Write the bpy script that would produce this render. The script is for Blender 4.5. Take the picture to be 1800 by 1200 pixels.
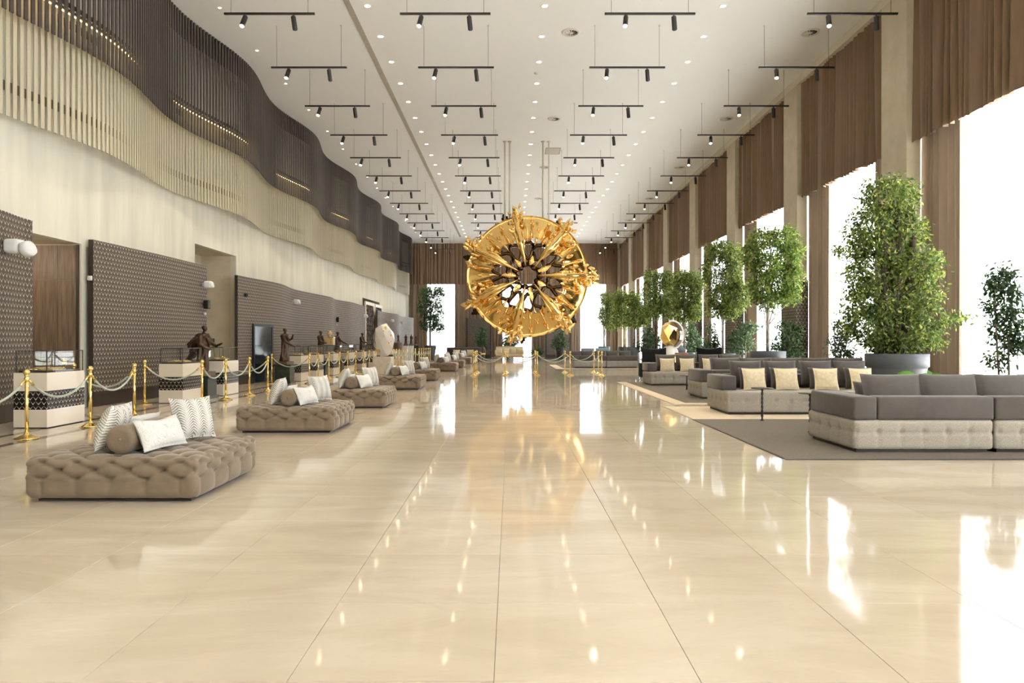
import bpy, bmesh, math, random
import numpy as np
from mathutils import Vector, Matrix, Euler
random.seed(7); RNG = np.random.default_rng(7)
for o in list(bpy.data.objects): bpy.data.objects.remove(o)
SC = bpy.context.scene
COL = SC.collection
PI = math.pi
rad = math.radians

# ------------------------------------------------------------------ camera, sky, exposure
FAR = 60.0          # depth of the curtained end wall
CEIL = 10.05
EYE = 1.4
cam_d = bpy.data.cameras.new('camera'); cam = bpy.data.objects.new('camera', cam_d); COL.objects.link(cam)
cam.location = (0, 0, EYE); cam.rotation_euler = (PI/2, 0, 0)
cam_d.lens = 24; cam_d.sensor_width = 36; cam_d.shift_x = 2/1800; cam_d.clip_end = 300
SC.camera = cam
W = bpy.data.worlds.new('overcast_sky'); SC.world = W; W.use_nodes = True
bgn = W.node_tree.nodes['Background']
bgn.inputs[0].default_value = (0.90, 0.955, 1.0, 1); bgn.inputs[1].default_value = 5.5
SC.view_settings.view_transform = 'Standard'; SC.view_settings.look = 'None'
SC.view_settings.gamma = 1; SC.view_settings.use_curve_mapping = False
SC.view_settings.exposure = 0.24
cy = SC.cycles
cy.use_denoising = True; cy.max_bounces = 10; cy.diffuse_bounces = 5; cy.glossy_bounces = 5
cy.transparent_max_bounces = 16; cy.transmission_bounces = 6; cy.caustics_reflective = False; cy.caustics_refractive = False
cy.sample_clamp_indirect = 6; cy.sample_clamp_direct = 0
sun_d = bpy.data.lights.new('sun', 'SUN'); sun_d.energy = 55; sun_d.angle = rad(.6); sun_d.color = (1, .985, .96)
sun = bpy.data.objects.new('sun', sun_d); COL.objects.link(sun); sun.rotation_euler = Vector((-math.cos(rad(70)), .05, -math.sin(rad(70)))).to_track_quat('-Z', 'Y').to_euler()
SPOT_W = 330
LED_E = 16

def at(px, py, d):
    """point of the room seen at photo pixel (px, py) at depth d"""
    return Vector(((px-898)*d/1200, d, EYE+(600-py)*d/1200))

# ------------------------------------------------------------------ materials
MATS = {}
def nodes_of(name):
    m = bpy.data.materials.new(name); m.use_nodes = True
    nt = m.node_tree; b = nt.nodes['Principled BSDF']
    MATS[name] = m
    return m, nt, b
def mathn(nt, op, a, b=None, c=None):
    n = nt.nodes.new('ShaderNodeMath'); n.operation = op
    for i, v in enumerate((a, b, c)):
        if v is None: continue
        if isinstance(v, (int, float)): n.inputs[i].default_value = v
        else: nt.links.new(v, n.inputs[i])
    return n.outputs[0]
def mixc(nt, fac, a, b):
    n = nt.nodes.new('ShaderNodeMix'); n.data_type = 'RGBA'
    for idx, v in ((0, fac), (6, a), (7, b)):
        if isinstance(v, (int, float)): n.inputs[idx].default_value = v
        elif isinstance(v, tuple): n.inputs[idx].default_value = (*v, 1) if len(v) == 3 else v
        else: nt.links.new(v, n.inputs[idx])
    return n.outputs[2]
def coord(nt, kind='Object', scale=(1, 1, 1)):
    if kind == 'Position':
        g = nt.nodes.new('ShaderNodeNewGeometry'); out = g.outputs['Position']
    else:
        t = nt.nodes.new('ShaderNodeTexCoord'); out = t.outputs[kind]
    mp = nt.nodes.new('ShaderNodeMapping'); mp.inputs['Scale'].default_value = scale
    nt.links.new(out, mp.inputs[0]); return mp.outputs[0]
def noise(nt, vec, scale, detail=4, dist=0.0, rough=.5):
    n = nt.nodes.new('ShaderNodeTexNoise'); n.inputs['Scale'].default_value = scale
    n.inputs['Detail'].default_value = detail; n.inputs['Distortion'].default_value = dist; n.inputs['Roughness'].default_value = rough
    nt.links.new(vec, n.inputs['Vector']); return n.outputs['Fac']
def ramp(nt, fac, stops):
    n = nt.nodes.new('ShaderNodeValToRGB'); e = n.color_ramp.elements
    while len(e) < len(stops): e.new(0.5)
    for k, (p, c) in enumerate(stops):
        e[k].position = p; e[k].color = (*c, 1)
    nt.links.new(fac, n.inputs[0]); return n.outputs[0]
def bump(nt, b, h, strength=.2, dist=.02):
    n = nt.nodes.new('ShaderNodeBump'); n.inputs['Strength'].default_value = strength; n.inputs['Distance'].default_value = dist
    nt.links.new(h, n.inputs['Height']); nt.links.new(n.outputs[0], b.inputs['Normal'])
def mat(name, col, rough=.5, metal=0, spec=.5, var=0, vscale=4, vstretch=(1, 1, 1), bmp=0, bscale=80, bstretch=(1, 1, 1), sheen=0, coat=0, bdist=.01):
    m, nt, b = nodes_of(name)
    b.inputs['Base Color'].default_value = (*col, 1); b.inputs['Roughness'].default_value = rough
    b.inputs['Metallic'].default_value = metal; b.inputs['Specular IOR Level'].default_value = spec
    if sheen: b.inputs['Sheen Weight'].default_value = sheen; b.inputs['Sheen Roughness'].default_value = .4
    if coat: b.inputs['Coat Weight'].default_value = coat; b.inputs['Coat Roughness'].default_value = .05
    if var:
        f = noise(nt, coord(nt, 'Object', vstretch), vscale, 5)
        lo = tuple(c*(1-var) for c in col); hi = tuple(min(1, c*(1+var)) for c in col)
        nt.links.new(ramp(nt, f, [(.3, lo), (.7, hi)]), b.inputs['Base Color'])
    if bmp:
        bump(nt, b, noise(nt, coord(nt, 'Object', bstretch), bscale, 3), bmp, bdist)
    return m
def emis(name, col, s):
    m, nt, b = nodes_of(name)
    b.inputs['Base Color'].default_value = (*col, 1); b.inputs['Emission Color'].default_value = (*col, 1); b.inputs['Emission Strength'].default_value = s
    return m

M_white = mat('ceiling_paint', (.90, .90, .89), .75, var=.01, vscale=.6)
M_cream = mat('fabric_wallcover', (.63, .61, .525), .8, spec=.2, var=.10, vscale=3, vstretch=(1, 1, .12), bmp=.25, bscale=60, bstretch=(1, 1, .2))
M_beam = mat('beam_paint', (.68, .63, .53), .75, spec=.2)
M_column = mat('column_wallcover', (.55, .49, .375), .75, spec=.2, var=.08, vscale=2.5, bmp=.25, bscale=60, bstretch=(1, 1, .15))
M_dslat = mat('dark_bronze_slat', (.033, .025, .0205), .42, spec=.5)
M_bslat = mat('champagne_slat', (.40, .362, .262), .42, spec=.5)
M_bband = mat('olive_band', (.14, .115, .07), .5)
M_black = mat('black_metal', (.012, .011, .011), .4)
M_gap = mat('grout', (.30, .24, .16), .7)
M_gold = mat('polished_brass', (.90, .68, .27), .12, metal=1)
M_rope = mat('sage_velvet_rope', (.44, .49, .41), .8, sheen=.3, bmp=.3, bscale=120)
M_cabwhite = mat('cream_lacquer', (.80, .72, .60), .14, coat=.3)
M_darkfoot = mat('dark_plinth', (.035, .026, .02), .45)
M_suede = mat('taupe_velvet', (.185, .140, .098), .72, spec=.25, sheen=.35, var=.10, vscale=7, bmp=.12, bscale=25)
M_char = mat('charcoal_velvet', (.088, .079, .073), .75, spec=.2, sheen=.3, var=.10, vscale=6, bmp=.15, bscale=14)
M_tweed = mat('oatmeal_tweed', (.355, .325, .285), .9, spec=.1, var=.34, vscale=230, vstretch=(1, 1, .25), bmp=.25, bscale=220, bstretch=(1, 1, .3), bdist=.004)
M_linen = mat('sand_linen', (.72, .61, .42), .85, spec=.1, var=.12, vscale=22, bmp=.3, bscale=140)
M_rug = mat('charcoal_rug', (.165, .145, .12), .95, spec=.05, var=.2, vscale=90, bmp=.4, bscale=260)
M_rugb = mat('pale_rug_border', (.60, .51, .38), .9, spec=.1, var=.08, vscale=60)
M_inlay = mat('brown_marble_inlay', (.085, .055, .04), .12, var=.25, vscale=8)
M_bronze = mat('patinated_bronze', (.075, .045, .028), .38, metal=.7, var=.35, vscale=9, bmp=.4, bscale=25)
M_greenst = mat('dark_green_stone', (.028, .036, .030), .22, var=.4, vscale=10)
M_plaswhite = mat('white_plastic', (.82, .84, .86), .4)
M_pot = mat('slate_planter', (.085, .095, .11), .5)
M_tealpot = mat('teal_planter', (.11, .19, .21), .4)
M_soil = mat('soil', (.035, .025, .018), .95, bmp=.6, bscale=40)
M_bark = mat('pale_bark', (.36, .31, .25), .85, var=.3, vscale=12, bmp=.5, bscale=30)
M_darkbark = mat('dark_bark', (.07, .05, .035), .9, var=.3, vscale=12, bmp=.5, bscale=30)
M_wood = mat('walnut_board', (.150, .104, .072), .5, var=.38, vscale=6, vstretch=(6, 6, .35))
M_orangewood = mat('orange_wood', (.45, .17, .05), .4, var=.2)
M_seam = mat('pale_seam', (.42, .34, .26), .5)
M_marbw = mat('cream_stone', (.74, .65, .52), .35, var=.06, vscale=6)
M_eggwhite = mat('glossy_white_shell', (.86, .82, .75), .15, coat=.4)
M_blackfab = mat('black_cloth', (.008, .008, .009), .8, spec=.2, bmp=.3, bscale=10)
M_pipe = mat('cream_pipe', (.62, .56, .44), .4)
M_steel = mat('brushed_steel', (.55, .54, .52), .3, metal=1)
M_bluegrey = mat('blue_grey_upholstery', (.20, .25, .29), .8)
M_glassedge = mat('dark_glass_edge', (.02, .024, .022), .3)
M_parch = mat('gilded_parchment', (.62, .44, .20), .45, var=.25, vscale=14)
M_terrace = mat('terrace_stone', (.75, .74, .72), .8)
M_vent = mat('vent_paint', (.66, .63, .57), .6)
M_ventdark = mat('vent_recess', (.05, .045, .04), .7)
M_slot = mat('slot_grille', (.34, .31, .26), .6, var=.1, vscale=20)
M_screen = mat('dark_glass_screen', (.012, .018, .028), .08, spec=.3)
M_ledn = emis('warm_linear_lamp', (1.0, .66, .28), LED_E)
M_lamp = emis('lamp_lens', (1.0, .80, .52), 45)
M_down = emis('downlight_lens', (1.0, .88, .68), 12)
M_cup = mat('dark_cup', (.03, .02, .012), .16, metal=.9)
M_hub = mat('dark_polished_bronze', (.095, .055, .025), .14, metal=1)
M_goldart = mat('polished_gold', (.95, .66, .24), .09, metal=1, bmp=.03, bscale=3, bdist=.05)
M_goldknob = mat('cast_gold', (.98, .68, .26), .13, metal=1, bmp=.5, bscale=14, bdist=.03)
M_rail = mat('rail_paint', (.6, .6, .6), .5)

def leaf_mat(name, stops, trans):
    m, nt, b = nodes_of(name)
    g = nt.nodes.new('ShaderNodeNewGeometry')
    c = ramp(nt, g.outputs['Random Per Island'], stops)
    nt.links.new(c, b.inputs['Base Color']); b.inputs['Roughness'].default_value = .45
    t = nt.nodes.new('ShaderNodeBsdfTranslucent'); nt.links.new(c, t.inputs[0])
    mx = nt.nodes.new('ShaderNodeMixShader'); mx.inputs[0].default_value = trans
    nt.links.new(b.outputs[0], mx.inputs[1]); nt.links.new(t.outputs[0], mx.inputs[2])
    nt.links.new(mx.outputs[0], nt.nodes['Material Output'].inputs[0]); return m
M_leaf = leaf_mat('ficus_leaf', [(0, (.045, .085, .022)), (.45, (.115, .175, .035)), (.8, (.27, .34, .06)), (1, (.50, .52, .14))], .42)
M_leaf2 = leaf_mat('young_ficus_leaf', [(0, (.055, .10, .02)), (.5, (.155, .235, .045)), (1, (.40, .48, .09))], .45)
M_leafd = leaf_mat('dark_shrub_leaf', [(0, (.025, .06, .022)), (.6, (.07, .13, .05)), (1, (.14, .21, .08))], .25)
M_leafb = leaf_mat('broad_leaf', [(0, (.07, .22, .03)), (1, (.18, .42, .06))], .4)

def glass_mat(name, tint, refl):
    m, nt, b = nodes_of(name); nt.nodes.remove(b)
    t = nt.nodes.new('ShaderNodeBsdfTransparent'); t.inputs[0].default_value = (*tint, 1)
    g = nt.nodes.new('ShaderNodeBsdfGlossy'); g.inputs['Roughness'].default_value = .01
    ge = nt.nodes.new('ShaderNodeNewGeometry'); vm = nt.nodes.new('ShaderNodeVectorMath'); vm.operation = 'DOT_PRODUCT'
    nt.links.new(ge.outputs['Normal'], vm.inputs[0]); nt.links.new(ge.outputs['Incoming'], vm.inputs[1])
    sch = mathn(nt, 'POWER', mathn(nt, 'SUBTRACT', 1.0, mathn(nt, 'ABSOLUTE', vm.outputs['Value'])), 5.0)
    mx = nt.nodes.new('ShaderNodeMixShader')
    nt.links.new(mathn(nt, 'MULTIPLY', mathn(nt, 'ADD', .04, mathn(nt, 'MULTIPLY', sch, .96)), refl), mx.inputs[0])
    nt.links.new(t.outputs[0], mx.inputs[1]); nt.links.new(g.outputs[0], mx.inputs[2])
    nt.links.new(mx.outputs[0], nt.nodes['Material Output'].inputs[0]); return m
M_pane = glass_mat('window_glass', (.985, .99, .99), .5)
M_vitrine = glass_mat('vitrine_glass', (.97, .98, .975), .7)

def cloth_mat(name, col, trans, alpha=0):
    m, nt, b = nodes_of(name)
    f = noise(nt, coord(nt, 'Object', (1, 1, .15)), 9, 4)
    c = ramp(nt, f, [(.3, tuple(k*.95 for k in col)), (.7, tuple(k*1.04 for k in col))])
    nt.links.new(c, b.inputs['Base Color']); b.inputs['Roughness'].default_value = .85; b.inputs['Specular IOR Level'].default_value = .15
    b.inputs['Sheen Weight'].default_value = .15
    t = nt.nodes.new('ShaderNodeBsdfTranslucent'); nt.links.new(c, t.inputs[0])
    mx = nt.nodes.new('ShaderNodeMixShader'); mx.inputs[0].default_value = trans
    nt.links.new(b.outputs[0], mx.inputs[1]); nt.links.new(t.outputs[0], mx.inputs[2]); out = mx.outputs[0]
    if alpha:
        tr = nt.nodes.new('ShaderNodeBsdfTransparent'); m2 = nt.nodes.new('ShaderNodeMixShader'); m2.inputs[0].default_value = alpha
        nt.links.new(out, m2.inputs[1]); nt.links.new(tr.outputs[0], m2.inputs[2]); out = m2.outputs[0]
    nt.links.new(out, nt.nodes['Material Output'].inputs[0]); return m
M_curt = cloth_mat('brown_velvet_drape', (.170, .110, .070), .008)
M_curtlow = cloth_mat('taupe_drape', (.215, .158, .110), .06)
M_sheer = cloth_mat('white_voile', (.92, .93, .95), .6, .45)

# floor marble: world position so that the veins run across the slabs, a little tone per slab
m, nt, b = nodes_of('cream_marble'); M_marble = m
pv = coord(nt, 'Position', (1, 1, 1)); oi = nt.nodes.new('ShaderNodeObjectInfo')
n1 = noise(nt, coord(nt, 'Position', (.55, 1.6, 1)), 1.1, 6, 1.2, .6)
c1 = ramp(nt, n1, [(.28, (.50, .420, .325)), (.5, (.565, .485, .385)), (.72, (.625, .55, .455))])
n2 = noise(nt, coord(nt, 'Position', (2.0, 9.0, 1)), 2.2, 5, .8)
c2 = mixc(nt, mathn(nt, 'MULTIPLY', n2, .22), c1, (.45, .355, .245))
n3 = mathn(nt, 'SUBTRACT', oi.outputs['Random'], .5)
hs = nt.nodes.new('ShaderNodeHueSaturation'); nt.links.new(c2, hs.inputs['Color'])
nt.links.new(mathn(nt, 'ADD', mathn(nt, 'MULTIPLY', n3, .07), 1.0), hs.inputs['Value'])
nt.links.new(hs.outputs[0], b.inputs['Base Color'])
b.inputs['Roughness'].default_value = .06; b.inputs['Specular IOR Level'].default_value = .40
bump(nt, b, noise(nt, coord(nt, 'Position', (1, .55, 1)), 2.6, 1.5), 0.026, .05)

# chevron lattice print; UV is in metres
def chevron(name, base, line, rough=.5, Q=.110, P=.20, K=.62):
    m, nt, b = nodes_of(name)
    uv = nt.nodes.new('ShaderNodeUVMap'); sp = nt.nodes.new('ShaderNodeSeparateXYZ'); nt.links.new(uv.outputs[0], sp.inputs[0])
    u, v = sp.outputs[0], sp.outputs[1]
    def one(su, sv):
        uu = mathn(nt, 'ADD', u, su + 50*Q); vv = mathn(nt, 'ADD', v, sv)
        d = mathn(nt, 'PINGPONG', uu, Q/2)                                    # distance from the point of the V
        t = mathn(nt, 'SUBTRACT', mathn(nt, 'FLOORED_MODULO', vv, P), mathn(nt, 'DIVIDE', d, K))
        wdt = mathn(nt, 'SUBTRACT', .21*Q, mathn(nt, 'MULTIPLY', d, .42))
        return mathn(nt, 'MULTIPLY', mathn(nt, 'GREATER_THAN', t, 0.0), mathn(nt, 'LESS_THAN', t, wdt))
    f = mathn(nt, 'MAXIMUM', one(0, 0), one(Q/2, P/2))
    nt.links.new(mixc(nt, f, base, line), b.inputs['Base Color'])
    b.inputs['Roughness'].default_value = rough
    bump(nt, b, f, .3, .004); return m
M_chev = chevron('chevron_panel', (.062, .047, .038), (.58, .49, .385), .62)
M_chevk = chevron('black_chevron_band', (.016, .013, .013), (.62, .55, .46), .25, .088, .150, .70)

# fern and vine prints for cushions
def printed(name, base, line, kind):
    m, nt, b = nodes_of(name)
    vec = coord(nt, 'Object')
    sp = nt.nodes.new('ShaderNodeSeparateXYZ'); nt.links.new(vec, sp.inputs[0])
    x, z = sp.outputs[0], sp.outputs[2]
    if kind == 'fern':
        d = mathn(nt, 'PINGPONG', mathn(nt, 'ADD', x, 11.0), .055)
        ph = mathn(nt, 'SUBTRACT', z, mathn(nt, 'MULTIPLY', mathn(nt, 'POWER', mathn(nt, 'MULTIPLY', d, 18.0), .6), .065))
        ph = mathn(nt, 'ADD', ph, mathn(nt, 'MULTIPLY', noise(nt, vec, 30, 2), .022))
        f = mathn(nt, 'PINGPONG', mathn(nt, 'ADD', ph, 10.0), .013)
        f = mathn(nt, 'LESS_THAN', f, mathn(nt, 'ADD', .001, mathn(nt, 'MULTIPLY', d, .12)))
    else:
        w = noise(nt, coord(nt, 'Object', (1, 1, .6)), 9, 1, 2.2)
        f = mathn(nt, 'LESS_THAN', mathn(nt, 'PINGPONG', w, .075), .014)
    nt.links.new(mixc(nt, f, base, line), b.inputs['Base Color']); b.inputs['Roughness'].default_value = .7
    bump(nt, b, noise(nt, vec, 90, 2), .25, .005); return m
M_fern = printed('fern_print_linen', (.64, .63, .60), (.25, .22, .18), 'fern')
M_vine = printed('white_vine_brocade', (.66, .65, .63), (.54, .51, .46), 'vine')

# ------------------------------------------------------------------ mesh helpers
class MB:
    def __init__(s): s.v = []; s.f = []; s.mi = []; s.sm = []; s.uv = []
    def add(s, vs, fs, mi=0, sm=False, uvs=None):
        o = len(s.v); s.v += [tuple(p) for p in vs]
        for k, f in enumerate(fs):
            s.f.append(tuple(i+o for i in f)); s.mi.append(mi); s.sm.append(sm)
            s.uv.append(uvs[k] if uvs else [(0, 0)]*len(f))
        return s
    def box(s, x0, x1, y0, y1, z0, z1, mi=0):
        v = [(x0, y0, z0), (x1, y0, z0), (x1, y1, z0), (x0, y1, z0), (x0, y0, z1), (x1, y0, z1), (x1, y1, z1), (x0, y1, z1)]
        f = [(0, 3, 2, 1), (4, 5, 6, 7), (0, 1, 5, 4), (1, 2, 6, 5), (2, 3, 7, 6), (3, 0, 4, 7)]
        uv = [[(v[i][0]+v[i][1]*(1 if k > 2 and k % 2 else 0), v[i][2]) for i in q] if k > 1 else [(v[i][0], v[i][1]) for i in q] for k, q in enumerate(f)]
        for k in (3, 5): uv[k] = [(v[i][1], v[i][2]) for i in f[k]]
        for k in (2, 4): uv[k] = [(v[i][0], v[i][2]) for i in f[k]]
        return s.add(v, f, mi, False, uv)
    def tube(s, path, r, n=8, mi=0, sm=True, cap=True):
        path = [Vector(p) for p in path]; rs = r if isinstance(r, (list, tuple)) else [r]*len(path)
        vs = []; up = None
        for i, p in enumerate(path):
            t = (path[min(i+1, len(path)-1)] - path[max(i-1, 0)]).normalized()
            if up is None: up = Vector((0, 0, 1)) if abs(t.z) < .9 else Vector((1, 0, 0))
            a = t.cross(up)
            a = a.normalized() if a.length > 1e-6 else t.orthogonal().normalized()
            c = t.cross(a).normalized(); up = -c if False else up
            for k in range(n):
                q = 2*PI*k/n; vs.append(p + (a*math.cos(q) + c*math.sin(q))*rs[i])
        fs = [(i*n+k, i*n+(k+1) % n, (i+1)*n+(k+1) % n, (i+1)*n+k) for i in range(len(path)-1) for k in range(n)]
        if cap: fs += [tuple(range(n-1, -1, -1)), tuple((len(path)-1)*n+k for k in range(n))]
        return s.add(vs, fs, mi, sm)
    def lathe(s, prof, n=16, c=(0, 0, 0), mi=0, sm=True, cap=True):
        vs = [(c[0]+r*math.cos(2*PI*k/n), c[1]+r*math.sin(2*PI*k/n), c[2]+z) for r, z in prof for k in range(n)]
        fs = [(i*n+k, i*n+(k+1) % n, (i+1)*n+(k+1) % n, (i+1)*n+k) for i in range(len(prof)-1) for k in range(n)]
        if cap: fs += [tuple(range(n-1, -1, -1)), tuple((len(prof)-1)*n+k for k in range(n))]
        return s.add(vs, fs, mi, sm)
    def ell(s, c, r, n=10, m=6, mi=0, rot=None):
        vs = []
        for i in range(m+1):
            a = PI*i/m
            for k in range(n):
                q = 2*PI*k/n; p = Vector((r[0]*math.sin(a)*math.cos(q), r[1]*math.sin(a)*math.sin(q), -r[2]*math.cos(a)))
                if rot: p = rot @ p
                vs.append(p + Vector(c))
        fs = [(i*n+k, i*n+(k+1) % n, (i+1)*n+(k+1) % n, (i+1)*n+k) for i in range(m) for k in range(n)]
        return s.add(vs, fs, mi, True)
    def mesh(s, name, mats):
        me = bpy.data.meshes.new(name); me.from_pydata(s.v, [], s.f)
        mats = mats if isinstance(mats, (list, tuple)) else [mats]
        for m in mats: me.materials.append(m)
        me.polygons.foreach_set('material_index', s.mi); me.polygons.foreach_set('use_smooth', s.sm)
        uvl = me.uv_layers.new(name='UVMap')
        uvl.data.foreach_set('uv', [c for f in s.uv for p in f for c in p])
        me.update(); return me
    def build(s, name, mats, parent=None, loc=(0, 0, 0), rot=(0, 0, 0)):
        return obj(name, s.mesh(name, mats), parent, loc, rot)
def obj(name, me, parent=None, loc=(0, 0, 0), rot=(0, 0, 0)):
    o = bpy.data.objects.new(name, me); COL.objects.link(o); o.location = loc; o.rotation_euler = rot
    if parent is not None: o.parent = parent
    return o
KIDS = {}
def tag(o, label=None, cat=None, group=None, kind=None):
    if label: o['label'] = label
    if cat: o['category'] = cat
    if group: o['group'] = group
    if kind: o['kind'] = kind
    return o
def thing(name, label, cat, loc=(0, 0, 0), rz=0, group=None):
    o = bpy.data.objects.new(name, None); COL.objects.link(o); o.location = loc; o.rotation_euler = (0, 0, rz)
    o.empty_display_size = .1
    return tag(o, label, cat, group)
def struct(name, mb, mats, parent=None):
    o = mb.build(name, mats, parent); o['kind'] = 'structure'; return o
def dup(root, loc, rot=None, label=None, group=None):
    r = root.copy(); COL.objects.link(r); r.location = loc
    if rot is not None: r.rotation_euler = rot if isinstance(rot, (tuple, Euler)) else (0, 0, rot)
    if label: r['label'] = label
    if group: r['group'] = group
    for ch in root.children:
        c = ch.copy(); COL.objects.link(c); c.parent = r
        for g in ch.children:
            d = g.copy(); COL.objects.link(d); d.parent = c
    return r
ORD = 'first second third fourth fifth sixth seventh eighth ninth tenth eleventh twelfth thirteenth fourteenth fifteenth sixteenth seventeenth eighteenth nineteenth twentieth twenty-first twenty-second twenty-third twenty-fourth twenty-fifth twenty-sixth'.split()

def rbox_mb(sx, sy, sz, r, seg=3, z0=0.0):
    """box centred in x, y, standing on z0, with rounded edges"""
    bm = bmesh.new(); bmesh.ops.create_cube(bm, size=1)
    bmesh.ops.scale(bm, vec=(sx, sy, sz), verts=bm.verts)
    bmesh.ops.bevel(bm, geom=bm.edges[:], offset=r, segments=seg, profile=.5, affect='EDGES')
    mb = MB(); bm.verts.ensure_lookup_table()
    mb.add([(v.co.x, v.co.y, v.co.z+sz/2+z0) for v in bm.verts], [[v.index for v in f.verts] for f in bm.faces], 0, True)
    bm.free(); return mb
def shift(mb, d):
    mb.v = [(p[0]+d[0], p[1]+d[1], p[2]+d[2]) for p in mb.v]; return mb

def tufted(sx, sy, sz, r, step, ftop, fside):
    """rounded block standing on z=0 with the displacement ftop(x, y) on top and fside(u, z) on its sides"""
    hx, hy, hz = sx/2, sy/2, sz/2
    bm = bmesh.new()
    def face(ax, sgn):
        dims = [hx, hy, hz]; a, bq = [k for k in range(3) if k != ax]
        na = max(2, round(2*dims[a]/step)); nb = max(2, round(2*dims[bq]/step))
        A = np.linspace(-dims[a], dims[a], na+1); B = np.linspace(-dims[bq], dims[bq], nb+1)
        g = np.zeros((na+1, nb+1, 3)); g[..., a] = A[:, None]; g[..., bq] = B[None, :]; g[..., ax] = sgn*dims[ax]
        inn = np.clip(g, [-hx+r, -hy+r, -hz+r], [hx-r, hy-r, hz-r]); n = g-inn; n /= np.linalg.norm(n, axis=-1, keepdims=True)
        p = inn+n*r; w = n*n
        d = w[..., 2]*(n[..., 2] > 0)*ftop(g[..., 0], g[..., 1]) + w[..., 0]*fside(g[..., 1], g[..., 2]+hz) + w[..., 1]*fside(g[..., 0], g[..., 2]+hz)
        p = p+n*d[..., None]; p[..., 2] += hz
        vs = [[bm.verts.new(p[i, j]) for j in range(nb+1)] for i in range(na+1)]
        for i in range(na):
            for j in range(nb):
                q = [vs[i][j], vs[i+1][j], vs[i+1][j+1], vs[i][j+1]]
                flip = (sgn > 0) == (ax == 1)
                bm.faces.new(q[::-1] if flip else q)
    for ax, sg in ((2, 1), (0, 1), (0, -1), (1, 1), (1, -1)): face(ax, sg)
    bmesh.ops.remove_doubles(bm, verts=bm.verts, dist=.0008)
    bmesh.ops.recalc_face_normals(bm, faces=bm.faces)
    me = bpy.data.meshes.new('tufted'); 
    for f in bm.faces: f.smooth = True
    bm.to_mesh(me); bm.free(); return me

def pillow_mesh(w, h, t, n=14, dent=.0, pull=.06):
    """square cushion standing in the xz plane on z=0, thickness along y"""
    mb = MB(); N = n+1
    vs = []
    for sgn in (-1, 1):
        for i in range(N):
            for j in range(N):
                u = -1+2*i/n; v = -1+2*j/n
                ed = (1-abs(u)**2.6)*(1-abs(v)**2.6)
                th = t/2*max(ed, 0)**.55
                kx = 1-pull*(1-v*v)*abs(u)**3*1.6; kz = 1-pull*(1-u*u)*abs(v)**3*1.6
                wr = .006*math.sin(9*u+3*v)*math.sin(7*v-2*u)*(ed)
                z = h/2+v*h/2*kz - dent*max(0, v)*math.exp(-(u*2.2)**2)
                vs.append((u*w/2*kx, sgn*(th+wr), z))
    fs = []
    for s2 in (0, 1):
        o = s2*N*N
        for i in range(n):
            for j in range(n):
                q = (o+i*N+j, o+(i+1)*N+j, o+(i+1)*N+j+1, o+i*N+j+1)
                fs.append(q if s2 == 0 else q[::-1])
    rim = [(i, 0) for i in range(N)] + [(n, j) for j in range(1, N)] + [(i, n) for i in range(n-1, -1, -1)] + [(0, j) for j in range(n-1, 0, -1)]
    for k in range(len(rim)):
        a, b2 = rim[k], rim[(k+1) % len(rim)]
        fs.append((a[0]*N+a[1], N*N+a[0]*N+a[1], N*N+b2[0]*N+b2[1], b2[0]*N+b2[1]))
    mb.add(vs, fs, 0, True); return mb

# ------------------------------------------------------------------ room shell
X0, X1 = -9.12, 9.39                 # wall face on the slatted side, column face on the window side
XG = 10.05                           # window glass
Y0 = -7.5
TW, TD = .853, .84
floor = struct('floor', MB().box(-12.5, 10.6, Y0, FAR+2, -.20, -.006), M_gap)
tm = MB(); g2 = .0012; ch = .0011
tx, ty = TW/2-g2, TD/2-g2
tm.add([(-tx, -ty, -.0055), (tx, -ty, -.0055), (tx, ty, -.0055), (-tx, ty, -.0055), (-tx, -ty, -ch), (tx, -ty, -ch), (tx, ty, -ch), (-tx, ty, -ch),
        (-tx+ch, -ty+ch, 0), (tx-ch, -ty+ch, 0), (tx-ch, ty-ch, 0), (-tx+ch, ty-ch, 0)],
       [(0, 3, 2, 1), (0, 1, 5, 4), (1, 2, 6, 5), (2, 3, 7, 6), (3, 0, 4, 7), (4, 5, 9, 8), (5, 6, 10, 9), (6, 7, 11, 10), (7, 4, 8, 11), (8, 9, 10, 11)])
tile_me = tm.mesh('tile', M_marble)
cells = []
for j in range(-11, 71):
    for i in range(-15, 13):
        cx, cyy = -.0705+TW*(i+.5), 1.974+TD*(j+.5)
        if cx > 10.5 or cx < -12.4 or cyy > FAR+1.6: continue
        vis = cyy > 2.2 and abs(cx) < .75*cyy+.9
        cells.append((cyy if vis else 900+abs(cyy), cx, cyy))
cells.sort()
for k, (_, cx, cyy) in enumerate(cells[:300]):
    o = obj('tile', tile_me, floor, (cx, cyy, 0), (random.gauss(0, .0006), random.gauss(0, .0006), 0))
rest = MB()
for _, cx, cyy in cells[300:]:
    rx, ry = random.gauss(0, .0006), random.gauss(0, .0006)
    rest.add([(p[0]+cx, p[1]+cyy, p[2]+p[1]*rx-p[0]*ry) for p in tm.v[4:]], [(0, 1, 5, 4), (1, 2, 6, 5), (2, 3, 7, 6), (3, 0, 4, 7), (4, 5, 6, 7)])
tag(rest.build('distant_tiles', M_marble, floor), kind='stuff')
for xc in (-7.50, -6.83):
    MB().box(xc-.075, xc+.075, Y0, FAR-1.5, -.002, .0012).build('inlay_strip', M_inlay, floor)

ceiling = struct('ceiling', MB().box(-12.5, 10.6, Y0, FAR+2, CEIL, CEIL+.3), M_white)
struct('ceiling_slot_trim', MB().box(-4.25, -4.10, 2, 56.5, CEIL-.012, CEIL+.01), M_slot)
struct('wall_back', MB().box(-12.5, 10.6, Y0-.3, Y0, 0, CEIL), M_cream)

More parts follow.
